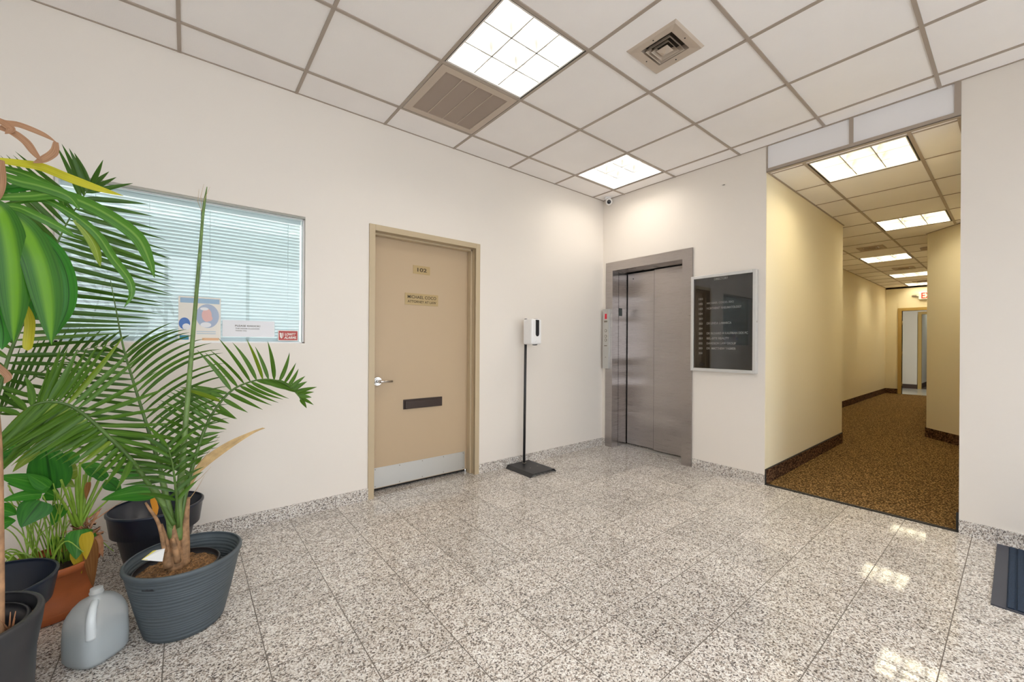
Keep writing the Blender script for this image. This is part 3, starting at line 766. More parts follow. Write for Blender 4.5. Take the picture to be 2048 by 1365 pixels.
for i, (n_, t_, ue) in enumerate(rows):
    z = za + (zb - za) * i / 11
    p = atx(1397.6, 650, -.0125); q = atx(1405.3, 650, -.0125)
    text(n_, 'lettering', M['letter'], db, (-.0125, p.y, z - .0105), abs(q.y - p.y), .021, YA, bold=.03)
    if t_:
        p = atx(1413.4, 650, -.0125); q = atx(ue, 650, -.0125)
        text(t_, 'lettering', M['letter'], db, (-.0125, p.y, z - .0105), abs(q.y - p.y), .021, YA, bold=.03)

# ------------------------------------------------------------ sanitizer stand
ss = empty('sanitizer_stand', (-1.29, -.2, 0), 'white hand sanitizer dispenser on a black floor stand against the left wall', 'sanitizer dispenser')
X0, X1, Y0, Y1 = -1.455, -1.135, -.385, -.03
mb = MB()
zt = .030
mb.box((X0 + .03, Y0, zt - .003), (X1 - .03, Y1, zt))
mb.quad((X0 + .03, Y0, zt), (X0 + .03, Y1, zt), (X0, Y1, 0), (X0, Y0, 0)); mb.quad((X0 + .03, Y0, zt - .003), (X0 + .004, Y0, 0), (X0 + .004, Y1, 0), (X0 + .03, Y1, zt - .003))
mb.quad((X0 + .03, Y0, zt), (X0, Y0, 0), (X0 + .004, Y0, 0), (X0 + .03, Y0, zt - .003))
mb.quad((X1 - .03, Y0, zt), (X1, Y0, 0), (X1, Y1, 0), (X1 - .03, Y1, zt)); mb.quad((X1 - .03, Y0, zt - .003), (X1 - .03, Y1, zt - .003), (X1 - .004, Y1, 0), (X1 - .004, Y0, 0))
mb.quad((X1 - .03, Y0, zt), (X1 - .03, Y0, zt - .003), (X1 - .004, Y0, 0), (X1, Y0, 0))
mb.build('base_plate', M['black'], ss)
ppx, ppy = -1.268, -.078
MB().cyl((ppx, ppy, zt), (ppx + .012, ppy, 1.42), .0125, 20).build('pole', M['black'], ss)
mb = MB(); mb.cyl((ppx, ppy, zt), (ppx, ppy, zt + .005), .02, 20); mb.cyl((-1.24, -.24, zt), (-1.24, -.24, zt + .004), .006, 10); mb.cyl((-1.33, -.24, zt), (-1.33, -.24, zt + .004), .006, 10); mb.build('bolt', M['screw'], ss)
bx = MB().box((-1.305, -.222, 1.172), (-1.178, -.092, 1.412)).build('dispenser', M['white'], ss, bevel=.018, label='white dispenser body')
bx.modifiers['bevel'].segments = 4
mb = MB(); P = []
xc_, rr = -1.2365, .021
for q in range(13): P.append((xc_ + rr * math.cos(PI + PI * q / 12), 1.27 + rr * math.sin(PI + PI * q / 12)))
P += [(xc_ + rr, 1.404), (xc_ - rr, 1.404)]
n = len(P); mb.v = [(x, -.2245, z) for x, z in P] + [(x, -.21, z) for x, z in P]
mb.face(range(n)); mb.face([n + i for i in range(n)][::-1])
for i in range(n): mb.face([i, (i + 1) % n, n + (i + 1) % n, n + i])
mb.box((xc_ - rr, -.205, 1.405), (xc_ + rr, -.16, 1.4135)); mb.build('level_window', M['blackplastic'], bx)
MB().lathe([(.0, 1.163), (.022, 1.165), (.028, 1.175)], (-1.235, -.185), 20).build('nozzle', M['blackplastic'], bx)
mb = MB(); mb.cyl((-1.262, -.222, 1.198), (-1.262, -.2235, 1.198), .002, 8); mb.cyl((-1.246, -.222, 1.204), (-1.246, -.2235, 1.204), .002, 8); mb.build('status_light', M['screw'], bx)

# ------------------------------------------------------------ security camera
p = at(1218, 404, -.13)
sv = empty('security_camera', (p.x, p.y, HZ), 'small white dome security camera under the ceiling corner', 'security camera')
MB().lathe([(.0, HZ - .022), (.034, HZ - .02), (.038, HZ)], (p.x + .012, p.y + .03), 24).build('mount', M['white'], sv)
dirc = (CAM - p).normalized()
def oriented(mb0, origin, d, name, m, parent):
    q = Vector((0, 0, 1)).rotation_difference(d); 
    for i, v in enumerate(mb0.v): mb0.v[i] = tuple(origin + q @ Vector(v))
    return mb0.build(name, m, parent)
mb = MB(); mb.lathe([(0, -.040), (.022, -.036), (.034, -.02), (.038, 0), (.037, .012), (.030, .024), (.022, .028)], k=28)
oriented(mb, p, dirc, 'ball', M['white'], sv)
mb = MB(); mb.lathe([(.0225, .024), (.0225, .030), (.018, .034), (0, .036)], k=24)
oriented(mb, p, dirc, 'lens', M['lens'], sv)

# ------------------------------------------------------------ ceiling fixtures
def troffer(cellb, z, label, watts, col, group, edge):
    x0, x1, y0, y1 = cellb; cx_, cy_ = (x0 + x1) / 2, (y0 + y1) / 2
    t = empty('ceiling_light', (cx_, cy_, z), label, 'ceiling light', group)
    h = .284; a = h - .012
    mb = MB()
    for (p, q) in (((x0 + .012, y0 + .012), (x0 + .026, y1 - .012)), ((x1 - .026, y0 + .012), (x1 - .012, y1 - .012)), ((x0 + .026, y0 + .012), (x1 - .026, y0 + .026)), ((x0 + .026, y1 - .026), (x1 - .026, y1 - .012))):
        mb.box((*p, z - .002), (*q, z + .012))
    mb.build('flange', M['housing'], t)
    mb = MB()   # black strips stand in for the shade in the frame gap
    for (p, q) in edge(x0, x1, y0, y1): mb.box((*p, z - .003), (*q, z + .002))
    mb.build('gap_shade', M['blackedge'], t)
    mb = MB(); X0, X1, Y0, Y1 = x0 + .026, x1 - .026, y0 + .026, y1 - .026
    for (p, q) in (((x0 + .016, y0 + .016), (X0, y1 - .016)), ((X1, y0 + .016), (x1 - .016, y1 - .016)), ((X0, y0 + .016), (X1, Y0)), ((X0, Y1), (X1, y1 - .016))):
        mb.box((*p, z + .012), (*q, z + .13))
    mb.box((x0 + .016, y0 + .016, z + .13), (x1 - .016, y1 - .016, z + .14)); mb.build('housing', M['fixture'], t)
    mb = MB(); mb.smooth = True
    def blade(c, along, lo, hi):
        prof = []
        for k in range(6):
            s = k / 5; prof.append((.004 + .028 * s ** 2.2, .003 + .055 * s))
        for side in (-1, 1):
            n0 = len(mb.v)
            for wv, zz in prof:
                for e in (lo, hi):
                    mb.v.append((c + side * wv, e, z + zz) if along == 'y' else (e, c + side * wv, z + zz))
            for k in range(5): mb.face([n0 + 2 * k, n0 + 2 * k + 1, n0 + 2 * k + 3, n0 + 2 * k + 2])
        sm = mb.smooth; mb.smooth = False
        for zz, wv in ((prof[0][1], prof[0][0]), (prof[-1][1], prof[-1][0])):
            if along == 'y': mb.quad((c - wv, lo, z + zz), (c + wv, lo, z + zz), (c + wv, hi, z + zz), (c - wv, hi, z + zz))
            else: mb.quad((lo, c - wv, z + zz), (hi, c - wv, z + zz), (hi, c + wv, z + zz), (lo, c + wv, z + zz))
        mb.smooth = sm
    for i in (1, 2):
        blade(X0 + (X1 - X0) * i / 3, 'y', Y0, Y1); blade(Y0 + (Y1 - Y0) * i / 3, 'x', X0, X1)
    mb.build('louver', M['louver'], t)
    area('lamp', (0, 0, .115), X1 - X0 - .01, watts, col, (0, 0, 0), None, t)
    return t
def edge_a(x0, x1, y0, y1):   # gaps on the sides that show dark
    return [((x0 + .010, y0 + .012), (x0 + .016, y1 - .012)), ((x1 - .016, y0 + .012), (x1 - .010, y1 - .012)), ((x0 + .012, y0 + .010), (x1 - .012, y0 + .015))]
def edge_b(x0, x1, y0, y1): return [((x0 + .012, y0 + .010), (x1 - .012, y0 + .020)), ((x0 + .012, y1 - .020), (x1 - .012, y1 - .010))]
WARM = (1, .92, .82); HWARM = (1, .88, .62)
lab = ['large bright square louvered light in the lobby ceiling beside the tan grille', 'small-looking square louvered light near the elevator corner',
       'unseen square louvered light added over the entrance side for even lighting', 'unseen square louvered light added behind the viewer for even lighting', 'unseen square louvered light added near the entrance door for even lighting']
for (i, j), l in zip(LIGHTS, lab): troffer(cell(i, j), HZ, l, LIGHT_W, WARM, 'louvered lights in the lobby ceiling', edge_a)
hl = ['hall ceiling light nearest the lobby opening', 'second hall ceiling light from the lobby', 'third hall ceiling light, beyond the first air vent', 'fourth hall ceiling light from the lobby', 'farthest hall ceiling light, above the exit sign']
for c_, l in zip(hcells, hl): troffer(c_, HH, l, HALL_W, HWARM, 'louvered lights along the hall ceiling', edge_b)

# return grille
x0, x1, y0, y1 = cell(3, 0)
rg = empty('return_air_grille', ((x0 + x1) / 2, (y0 + y1) / 2, HZ), 'tan slatted return air grille beside the lobby ceiling light', 'air vent')
mb = MB(); e = .014; q = .065
for a, b_ in (((x0 + e, y0 + e), (x0 + q, y1 - e)), ((x1 - q, y0 + e), (x1 - e, y1 - e)), ((x0 + q, y0 + e), (x1 - q, y0 + q)), ((x0 + q, y1 - q), (x1 - q, y1 - e))):
    mb.box((*a, HZ - .006), (*b_, HZ + .004))
mb.build('frame', M['vent'], rg)
mb = MB()
for i in (1, 2, 3):
    x = x0 + q + (x1 - x0 - 2 * q) * i / 4; mb.box((x - .0025, y0 + q, HZ - .004), (x + .0025, y1 - q, HZ + .006))
mb.build('divider', M['vent'], rg)
mb = MB(); nsl = 38
for i in range(nsl):
    y = y0 + q + (y1 - y0 - 2 * q) * (i + .5) / nsl
    mb.quad((x0 + q, y + .0058, HZ - .002), (x1 - q, y + .0058, HZ - .002), (x1 - q, y - .0045, HZ + .006), (x0 + q, y - .0045, HZ + .006))
mb.build('slats', M['grille'], rg)
MB().box((x0 + .02, y0 + .02, HZ + .012), (x1 - .02, y1 - .02, HZ + .03)).build('duct', M['grille'], rg)

def diffuser(cx_, cy_, z, half, label, group, mm):
    'square stepped supply diffuser'
    t = empty('air_vent', (cx_, cy_, z), label, 'air vent', group)
    def ring(mb, r0, z0_, r1, z1_):
        for k in range(4):
            a = [(r0, -r0), (r0, r0), (-r0, r0), (-r0, -r0)]; b_ = [(r1, -r1), (r1, r1), (-r1, r1), (-r1, -r1)]
            p, q_ = a[k], a[(k + 1) % 4]; r, s = b_[(k + 1) % 4], b_[k]
            mb.quad((cx_ + p[0], cy_ + p[1], z0_), (cx_ + q_[0], cy_ + q_[1], z0_), (cx_ + r[0], cy_ + r[1], z1_), (cx_ + s[0], cy_ + s[1], z1_))
    mb = MB(); h = half
    ring(mb, h, z, h * .93, z - .012); ring(mb, h * .93, z - .012, h * .62, z - .006); ring(mb, h * .62, z - .006, h * .60, z + .03); ring(mb, h, z, h, z + .004)
    mb.build('frame', mm, t)
    mb = MB(); ring(mb, h * .50, z - .014, h * .40, z + .016); ring(mb, h * .50, z - .014, h * .48, z - .012); mb.build('cone', mm, t)
    mb = MB(); ring(mb, h * .36, z - .016, h * .25, z + .012); ring(mb, h * .36, z - .016, h * .34, z - .014); mb.build('cone', mm, t)
    mb = MB(); mb.quad((cx_ - h * .22, cy_ - h * .22, z - .012), (cx_ + h * .22, cy_ - h * .22, z - .012), (cx_, cy_, z - .030)); mb.quad((cx_ + h * .22, cy_ - h * .22, z - .012), (cx_ + h * .22, cy_ + h * .22, z - .012), (cx_, cy_, z - .030))
    mb.quad((cx_ + h * .22, cy_ + h * .22, z - .012), (cx_ - h * .22, cy_ + h * .22, z - .012), (cx_, cy_, z - .030)); mb.quad((cx_ - h * .22, cy_ + h * .22, z - .012), (cx_ - h * .22, cy_ - h * .22, z - .012), (cx_, cy_, z - .030))
    mb.build('center_pyramid', mm, t)
    MB().box((cx_ - h * .7, cy_ - h * .7, z + .03), (cx_ + h * .7, cy_ + h * .7, z + .034)).build('duct', M['ventdark'], t)
    mb = MB()
    for dx, dy in ((1, 0), (-1, 0), (0, 1), (0, -1)): mb.cyl((cx_ + dx * h * .78, cy_ + dy * h * .78, z - .0105), (cx_ + dx * h * .78, cy_ + dy * h * .78, z - .0075), .004, 8)
    mb.build('screw', M['dark'], t)
    return t
x0, x1, y0, y1 = cell(2, 2)
# the tile that carries the diffuser
dvx, dvy, dh = -1.697, -1.79, .152
mb = MB()
for a, b_ in (((x0, y0), (x1, dvy - dh + .02)), ((x0, dvy + dh - .02), (x1, y1)), ((x0, dvy - dh + .02), (dvx - dh + .02, dvy + dh - .02)), ((dvx + dh - .02, dvy - dh + .02), (x1, dvy + dh - .02))):
    mb.box((*a, HZ), (*b_, HZ + .02))
mb.build('ceiling_tile_cut', M['tile'], kind='structure')
diffuser(dvx, dvy, HZ, dh, 'tan square supply air vent in the lobby ceiling', 'square air vents', M['vent'])
for (x, y), l in zip(((4.14, -1.68), (6.64, -1.71), (9.03, -1.70)), ('nearest square air vent in the hall ceiling', 'second square air vent in the hall ceiling', 'farthest square air vent in the hall ceiling')):
    diffuser(x, y, HH - .004, .15, l, 'square air vents', M['vent'])
sd = empty('smoke_detector', (4.70, -2.19, HH), 'round tan smoke detector on the hall ceiling, half hidden by the angled wall', 'smoke detector')
MB().lathe([(.0, HH - .045), (.04, HH - .043), (.055, HH - .025), (.06, HH)], (4.70, -2.19), 24).build('body', M['vent'], sd)

# exit sign
ex = empty('exit_sign', (FX - .03, -1.8, 2.36), 'white exit sign with red letters above the far hall doorway', 'exit sign')
MB().box((FX - .06, -1.955, 2.30), (FX - .015, -1.56, 2.475)).build('housing', M['exit'], ex, bevel=.006)
text('EXIT', 'lettering', M['exitred'], ex, (FX - .0615, -1.605, 2.318), .30, .14, YA, bold=.02)
mb = MB(); mb.box((FX - .03, -1.52, 2.385), (FX, -1.44, 2.415)); mb.tube([(FX - .03, -1.565, 2.36), (FX - .03, -1.51, 2.395)], .012, 8); mb.build('bracket', M['screw'], ex)

# entrance mat
fm = empty('floor_mat', (-.5, -3.7, 0), 'navy ribbed entrance mat with grey border at the right edge', 'floor mat')
mx0, mx1, my0, my1 = -.945, -.045, -4.4, -2.978
mb = MB(); mb.box((mx0, my0, 0), (mx1, my1, .006)); mb.build('border', M['matedge'], fm)
mb = MB(); n = 26
ya, yb, xa_, xb_ = my0 + .06, my1 - .045, mx0 + .012, mx1 - .012
k = int((yb - ya) / .028)
for i in range(k):
    y = ya + (yb - ya) * (i + .5) / k; hw = (yb - ya) / k * .34
    mb.box((xa_, y - hw, .006), (xb_, y + hw, .011))
mb.box((xa_, ya, .0055), (xb_, yb, .0072)); mb.build('ribs', M['matnavy'], fm)

# unseen front glazing behind the viewer, added to let daylight in
w2 = empty('window_2', (-3.55, YR - .08, .4), kind='structure')
mb = MB()
for x in (-5.05, -4.07, -3.06, -2.09): mb.box((x, YR - .12, .4), (x + .04, YR - .04, 2.5))
mb.box((-5.05, YR - .12, .4), (-2.05, YR - .04, .45)); mb.box((-5.05, YR - .12, 2.45), (-2.05, YR - .04, 2.5)); mb.build('window_frame', M['bronze'], w2)
d4 = empty('door_4', (-.6, YR - .08, 0), kind='structure')
mb = MB()
for x in (-1.1, -.16): mb.box((x, YR - .12, 0), (x + .06, YR - .04, 2.2))
mb.box((-1.1, YR - .12, 0), (-.1, YR - .04, .2)); mb.box((-1.1, YR - .12, 2.1), (-.1, YR - .04, 2.2)); mb.build('door_frame', M['bronze'], d4)
MB().box((-14, -16, -.3), (8, YR - .2, -.12)).build('floor_outside', M['outside'], kind='structure')  # unseen ground, kept pale to bounce daylight onto the ceiling

# unseen lamps added to light the far rooms
fl = empty('far_room_fill', (10.9, -1.7, 2.58), 'ceiling light added to light the room past the hall doorway', 'ceiling light')
MB().box((10.7, -2.0, 2.57), (11.2, -1.5, 2.6)).build('housing', M['housing'], fl)
area('lamp', (0, 0, -.02), .45, 5, (1, .95, .86), (0, 0, 0), None, fl)
fl = empty('corridor_fill', (13.6, -1.9, 2.58), 'ceiling light added to light the corridor past the second doorway', 'ceiling light')
MB().box((13.4, -2.2, 2.57), (13.9, -1.6, 2.6)).build('housing', M['housing'], fl)
area('lamp', (0, 0, -.02), .45, 9, (.95, 1, .86), (0, 0, 0), None, fl)  # added lamp, lights the corridor
#PLANTS
# ------------------------------------------------------------ pots
def pot_mesh(c, prof_out, wall, floor_t, k=56):
    'open vessel: outer profile up, then inner wall down'
    inn = [(max(r_ - wall, .01), z_) for r_, z_ in prof_out[::-1] if z_ > floor_t]
    p = [(0, prof_out[0][1])] + prof_out + inn + [(min(prof_out[0][0] - wall * .5, inn[-1][0]), floor_t), (0, floor_t)]
    return MB().lathe(p, c, k)
def soil_disc(c, r_, z_, amp, seed):
    rnd = random.Random(seed); mb = MB(); R_, K = 14, 48; mb.smooth = True
    mb.v.append((c[0], c[1], z_ + amp))
    for i in range(1, R_ + 1):
        for q in range(K):
            an = 2 * PI * q / K; rr_ = r_ * i / R_
            mb.v.append((c[0] + rr_ * math.cos(an), c[1] + rr_ * math.sin(an), z_ + (rnd.uniform(-amp, amp) if i < R_ else -amp) + amp * (1 - i / R_)))
    for q in range(K): mb.face([0, 1 + q, 1 + (q + 1) % K])
    for i in range(R_ - 1):
        for q in range(K):
            a_ = 1 + i * K + q; b2 = 1 + i * K + (q + 1) % K; mb.face([a_, a_ + K, b2 + K, b2])
    return mb

def view_n(p, jit=.35):
    d = (CAM - Vector(p)).normalized()
    return (d + Vector((random.uniform(-jit, jit), random.uniform(-jit, jit), random.uniform(-jit, jit)))).normalized()

def leaflet(mb, B, T, w_, bow, sag, seg=9, jit=.5, kink=0):
    B = Vector(B); T = Vector(T); L_ = (T - B).length
    n_ = view_n((B + T) / 2, jit); d = (T - B).normalized(); side = d.cross(n_).normalized()
    pts, ws = [], []
    for i in range(seg + 1):
        t = i / seg
        p = B.lerp(T, t) + side * (bow * L_ * 4 * t * (1 - t)) + Vector((0, 0, 1)) * (sag * L_ * 4 * t * (1 - t))
        if kink and t > .75: p.z -= kink * L_ * (t - .75) ** 1.5 * 4
        pts.append(p); ws.append(w_ * min(1, .25 + t * 5) * (1 - max(0, (t - .35) / .65) ** 1.7) + .0003)
    mb.ribbon(pts, ws, n_, fold=.28, across=2)

def frond(parent, name, rach, r0, r1, sides, mats, wpx=5, label=None):
    """rach: (u, v, y) points base to tip; sides: list of (n, t0, t1, anchors[(t, u, v, y)], bow, sag)"""
    R = catmull([at(u, v, y) for u, v, y in rach], 8); n = len(R)
    mb = MB(); mb.m = 0
    mb.tube(R, [r0 + (r1 - r0) * i / (n - 1) for i in range(n)], 8)
    def rp(t):
        x = t * (n - 1); i = min(int(x), n - 2); return R[i].lerp(R[i + 1], x - i)
    for cnt, t0, t1, anc, bow, sag in sides:
        for k in range(cnt):
            t = t0 + (t1 - t0) * k / max(1, cnt - 1)
            u, v, y = lin(anc, t)
            B = rp(t); T = at(u + random.uniform(-5, 5), v + random.uniform(-5, 5), y + random.uniform(-.035, .035))
            mb.m = 2 if random.random() < .12 else 1
            leaflet(mb, B, T, px(B, wpx) / 2 * random.uniform(.85, 1.15), bow * random.uniform(.6, 1.4), sag)
    return mb.build(name, mats, parent, label=label)

# --- palm in the grey planter
gp = empty('potted_palm', (-3.81, -.865, 0), 'leafy green palm in the large ribbed blue-grey planter at the front', 'potted plant')
c = (-3.81, -.865)
prof = [(.126, 0), (.132, .004)]
zz = .012
while zz < .262:
    rr_ = .132 + (.196 - .132) * (zz / .285) ** .9
    prof += [(rr_ - .0022, zz), (rr_ + .0004, zz + .0015), (rr_ + .0010, zz + .0050), (rr_ + .0004, zz + .0080)]
    zz += .0125 + .0035 * math.sin(zz * 90)
prof += [(.194, .270), (.199, .276), (.199, .286), (.195, .290)]
pot_mesh(c, prof, .008, .02, 72).build('planter', M['greypot'], gp)
ci = (-3.835, -.90)
pot_mesh(ci, [(.078, .025), (.128, .235), (.143, .238), (.143, .262), (.140, .265)], .004, .03, 48).build('nursery_pot', M['nursery'], gp)
soil_disc(ci, .138, .245, .007, 3).build('soil', M['soil'], gp)
base = Vector((-3.84, -.90, .245))
def trunkpts(*uvy): return [at(*q) for q in uvy]
mb = MB()
for pts, r_ in (([(352, 1138, -.90), (352, 1110, -.90), (349, 1080, -.90), (345, 1050, -.90)], (.030, .024, .017, .010)),
                ([(366, 1132, -.89), (369, 1090, -.89), (371, 1045, -.88), (376, 995, -.86)], (.024, .019, .013, .008)),
                ([(338, 1134, -.91), (335, 1105, -.91), (329, 1075, -.92), (322, 1050, -.93)], (.020, .014, .009, .006)),
                ([(356, 1125, -.93), (350, 1095, -.935), (346, 1078, -.94)], (.012, .010, .004))):
    mb.tube(catmull(trunkpts(*pts), 4), [lin([(i / (len(r_) - 1), q_) for i, q_ in enumerate(r_)], k / (len(catmull(trunkpts(*pts), 4)) - 1))[0] for k in range(len(catmull(trunkpts(*pts), 4)))], 12)
mb.build('stem_base', M['sheath'], gp, label='brown fibrous stem base')
mb = MB()
for pts, ra, rb in (([(343, 1075, -.9), (335, 1010, -.9), (322, 950, -.88)], .013, .009), ([(357, 1080, -.895), (357, 1020, -.89), (361, 950, -.87)], .015, .010), ([(345, 1060, -.90), (322, 1000, -.93), (305, 972, -.94)], .010, .008)):
    P_ = catmull(trunkpts(*pts), 6); mb.tube(P_, [ra + (rb - ra) * i / (len(P_) - 1) for i in range(len(P_))], 12)
mb.build('stalk', M['stemgrey'], gp)
PM = [M['stem'], M['palm'], M['palmy']]
# arching left frond
frond(gp, 'frond', [(348, 1050, -.92), (315, 995, -.93), (262, 920, -.95), (215, 872, -.97), (175, 835, -.985), (140, 812, -1.0), (105, 804, -1.01), (75, 808, -1.02), (50, 822, -1.02), (20, 850, -1.03), (-30, 905, -1.03)], .0085, .002,
      [(16, .27, .68, [(.27, 372, 935, -.86), (.33, 358, 868, -.88), (.40, 335, 790, -.9), (.45, 300, 715, -.92), (.52, 240, 672, -.94), (.60, 178, 700, -.96), (.68, 118, 690, -.98)], .02, 0),
       (4, .70, .84, [(.70, 98, 728, -1.0), (.77, 28, 768, -1.02), (.84, -25, 812, -1.02)], .05, .02),
       (34, .20, .72, [(.20, 228, 978, -1.0), (.28, 150, 935, -1.02), (.38, 60, 915, -1.05), (.48, -10, 908, -1.06), (.60, -50, 945, -1.07), (.72, -60, 950, -1.07)], -.05, .06),
       (14, .30, .60, [(.30, 110, 900, -1.0), (.45, 10, 935, -1.02), (.60, -40, 985, -1.04)], -.04, .07),
       (8, .72, .95, [(.72, -30, 900, -1.06), (.95, -60, 1000, -1.07)], -.04, .05)], PM, 9.5)
# tall central frond leaning left
frond(gp, 'frond', [(350, 1060, -.9), (332, 985, -.88), (318, 930, -.86), (298, 865, -.83), (270, 775, -.79), (248, 700, -.76), (234, 630, -.74), (221, 561, -.72)], .0095, .0012,
      [(24, .22, .70, [(.22, 425, 905, -.76), (.32, 455, 850, -.72), (.45, 462, 770, -.66), (.55, 445, 698, -.62), (.63, 385, 668, -.60), (.70, 345, 648, -.60)], -.05, .05),
       (24, .20, .71, [(.20, 245, 975, -.9), (.30, 175, 915, -.88), (.40, 110, 872, -.86), (.50, 82, 800, -.84), (.60, 88, 752, -.82), (.66, 120, 712, -.8), (.71, 165, 700, -.78)], -.04, .05)], [M['stem'], M['palm2'], M['palm']], 6.5)
# frond arching to the right
frond(gp, 'frond', [(360, 1050, -.89), (372, 985, -.86), (388, 925, -.82), (406, 868, -.78), (430, 820, -.73), (463, 782, -.69), (498, 765, -.66), (532, 759, -.63), (562, 764, -.61), (585, 780, -.60), (603, 800, -.60)], .0085, .0015,
      [(11, .50, .86, [(.50, 396, 703, -.70), (.56, 412, 705, -.68), (.60, 437, 680, -.66), (.64, 460, 684, -.64), (.68, 489, 674, -.62), (.72, 511, 692, -.60), (.76, 542, 686, -.60), (.80, 590, 712, -.58), (.86, 602, 738, -.57)], .03, .0),
       (9, .88, .99, [(.88, 606, 755, -.57), (.94, 634, 780, -.57), (.99, 618, 818, -.58)], 0, .02),
       (16, .16, .48, [(.16, 318, 925, -.86), (.24, 305, 870, -.84), (.32, 318, 800, -.80), (.40, 350, 782, -.76), (.48, 366, 768, -.72)], .02, .0),
       (13, .42, .80, [(.42, 475, 835, -.70), (.50, 537, 812, -.66), (.58, 568, 800, -.62), (.66, 594, 782, -.6), (.80, 600, 784, -.58)], .07, .05),
       (9, .12, .40, [(.12, 330, 1005, -.86), (.22, 440, 882, -.78), (.30, 442, 862, -.75), (.40, 470, 838, -.71)], .04, .04)], PM, 7.5)
# low dense fronds between the stalks
frond(gp, 'frond', [(357, 1055, -.91), (352, 985, -.95), (345, 930, -.98), (335, 890, -1.0)], .006, .0015,
      [(9, .25, .95, [(.25, 270, 985, -.98), (.6, 262, 930, -1.0), (.95, 290, 850, -1.0)], .02, .03), (9, .25, .95, [(.25, 400, 960, -.92), (.6, 420, 900, -.9), (.95, 385, 850, -.92)], -.02, .03)], [M['stem'], M['palm2'], M['palm']], 7)
# spear
S_ = catmull([at(355, 1070, -.88), at(363, 950, -.86), at(371, 850, -.84), at(381, 730, -.81), at(391, 610, -.78), at(401, 490, -.75), at(407, 420, -.73), at(414, 374, -.72)], 6)
mb = MB(); n = len(S_); mb.tube(S_, [.0125 - .0070 * min(1, i / (n - 1) * 1.25) if i < n - 5 else .0055 * (n - i) / 6 + .0006 for i in range(n)], 10)
mb.build('spear', M['stemgrey'], gp, label='tall unopened grey-green spear leaf')
mb = MB()
for du, dv in ((-14, -2), (8, -6), (-4, -12)):
    mb.tube([at(404, 425, -.73), at(404 + du * .6, 405 + dv, -.73), at(412 + du, 380 + dv, -.725)], [.001, .0008, .0004], 5)
mb.build('spear_tip', M['straw'], gp)
# dry frond
mb = MB()
for k in range(9):
    o = (k - 4) * 1.1
    P_ = catmull([at(376 + k * .4, 985 - k, -.82), at(400 + o * .5, 935 + o * 1.6, -.74), at(450 + o * .6, 896 + o * 1.3, -.67), at(500, 868 + o * .5, -.62), at(530 - abs(o), 857 + o * .2, -.60)], 5)
    L_ = len(P_); mb.ribbon(P_, [px(P_[0], 1.5 * math.sin(PI * min(.98, .12 + .8 * i / (L_ - 1)))) + .0004 for i in range(L_)], view_n(P_[3], .3), fold=.2, across=2)
for a_, b_ in (((382, 972), (422, 934)), ((378, 1000), (409, 952)), ((388, 940), (440, 872))):
    mb.tube([at(*a_, -.80), at((a_[0] + b_[0]) / 2, (a_[1] + b_[1]) / 2 + 3, -.76), at(*b_, -.74)], [.0016, .0012, .0004], 5)
mb.build('dry_frond', M['straw'], gp, label='dry straw-coloured frond')
mb = MB(); mb.tube(catmull([at(330, 1105, -.93), at(318, 1050, -.95), at(300, 1020, -.97), at(291, 1006, -.975)], 5), [.008 - .0003 * i for i in range(16)], 8)
mb.build('dry_stalk', M['sheath'], gp)
# plant tag lying on the soil
t0, t1, t2, t3 = [at(*q) for q in ((283, 1121, -.98), (325, 1124, -.98), (330, 1098, -.94), (306, 1103, -.94))]
mb = MB(); mb.quad(t0, t1, t2, t3); n0 = len(mb.v); mb.quad(*[q + Vector((0, 0, .001)) for q in (t0, t1, t2, t3)])
tg = mb.build('plant_tag', M['tag'], gp, label='white and yellow plastic plant tag')
mb = MB(); e_ = Vector((0, 0, .0015)); mb.quad(t0 + e_, t0.lerp(t1, .28) + e_, t3.lerp(t2, .3) + e_, t3 + e_); mb.build('yellow_stripe', M['tagyellow'], tg)
mb = MB()
for i in range(5):
    a_ = t0.lerp(t3, .15 + i * .16); b_ = t1.lerp(t2, .15 + i * .16); p_, q_ = a_.lerp(b_, .42), a_.lerp(b_, .85); h_ = (t3 - t0) * .045
    mb.quad(p_ + e_, q_ + e_, q_ + h_ + e_, p_ + h_ + e_)
mb.build('print_lines', M['posterblue'], tg)

# --- navy empty pot behind
np_ = pot_mesh((-3.925, -.285), [(.104, 0), (.110, .006), (.154, .222), (.176, .228), (.188, .325), (.193, .330), (.193, .338), (.189, .341)], .006, .02, 64)
nv = np_.build('plant_pot', M['navypot'], label='empty navy plastic pot with a wide collar, behind the grey planter', cat='plant pot')
mb = MB(); mb.ribbon(catmull([at(304, 996, -.33), at(309, 1010, -.36), at(311, 1022, -.38), at(308, 1040, -.40)], 4), [.006, .010, .012, .012, .012, .012, .012, .012, .010, .010, .008, .006, .003], (0, -1, .2), fold=.1)
mb.build('leaf_scrap', M['orangeleaf'], label='bright orange withered leaf hanging over the navy pot rim', cat='leaf')

# --- charcoal pot with nested pots, second palm
c4 = (-4.355, -.86)
p2 = empty('potted_palm', (c4[0], c4[1], 0), 'tall palm in the charcoal pot at the left edge, behind the nearest pot', 'potted plant')
pot_mesh(c4, [(.115, 0), (.12, .006), (.150, .235), (.168, .25), (.182, .335), (.185, .343), (.182, .347)], .006, .02, 64).build('pot', M['navypot'], p2)
pot_mesh((c4[0], c4[1]), [(.105, .022), (.140, .215), (.147, .22), (.147, .243), (.144, .246)], .004, .03, 56).build('nursery_pot', M['nursery'], p2)
soil_disc(c4, .141, .215, .006, 9).build('soil', M['darksoil'], p2)
mb = MB(); mb.tube(catmull([Vector((-4.36, -.86, .2)), Vector((-4.40, -.84, .45)), at(-40, 900, -.74), at(-8, 800, -.68)], 6), [.022 - .0008 * i for i in range(19)], 10)
mb.build('stalk', M['stemgrey'], p2)
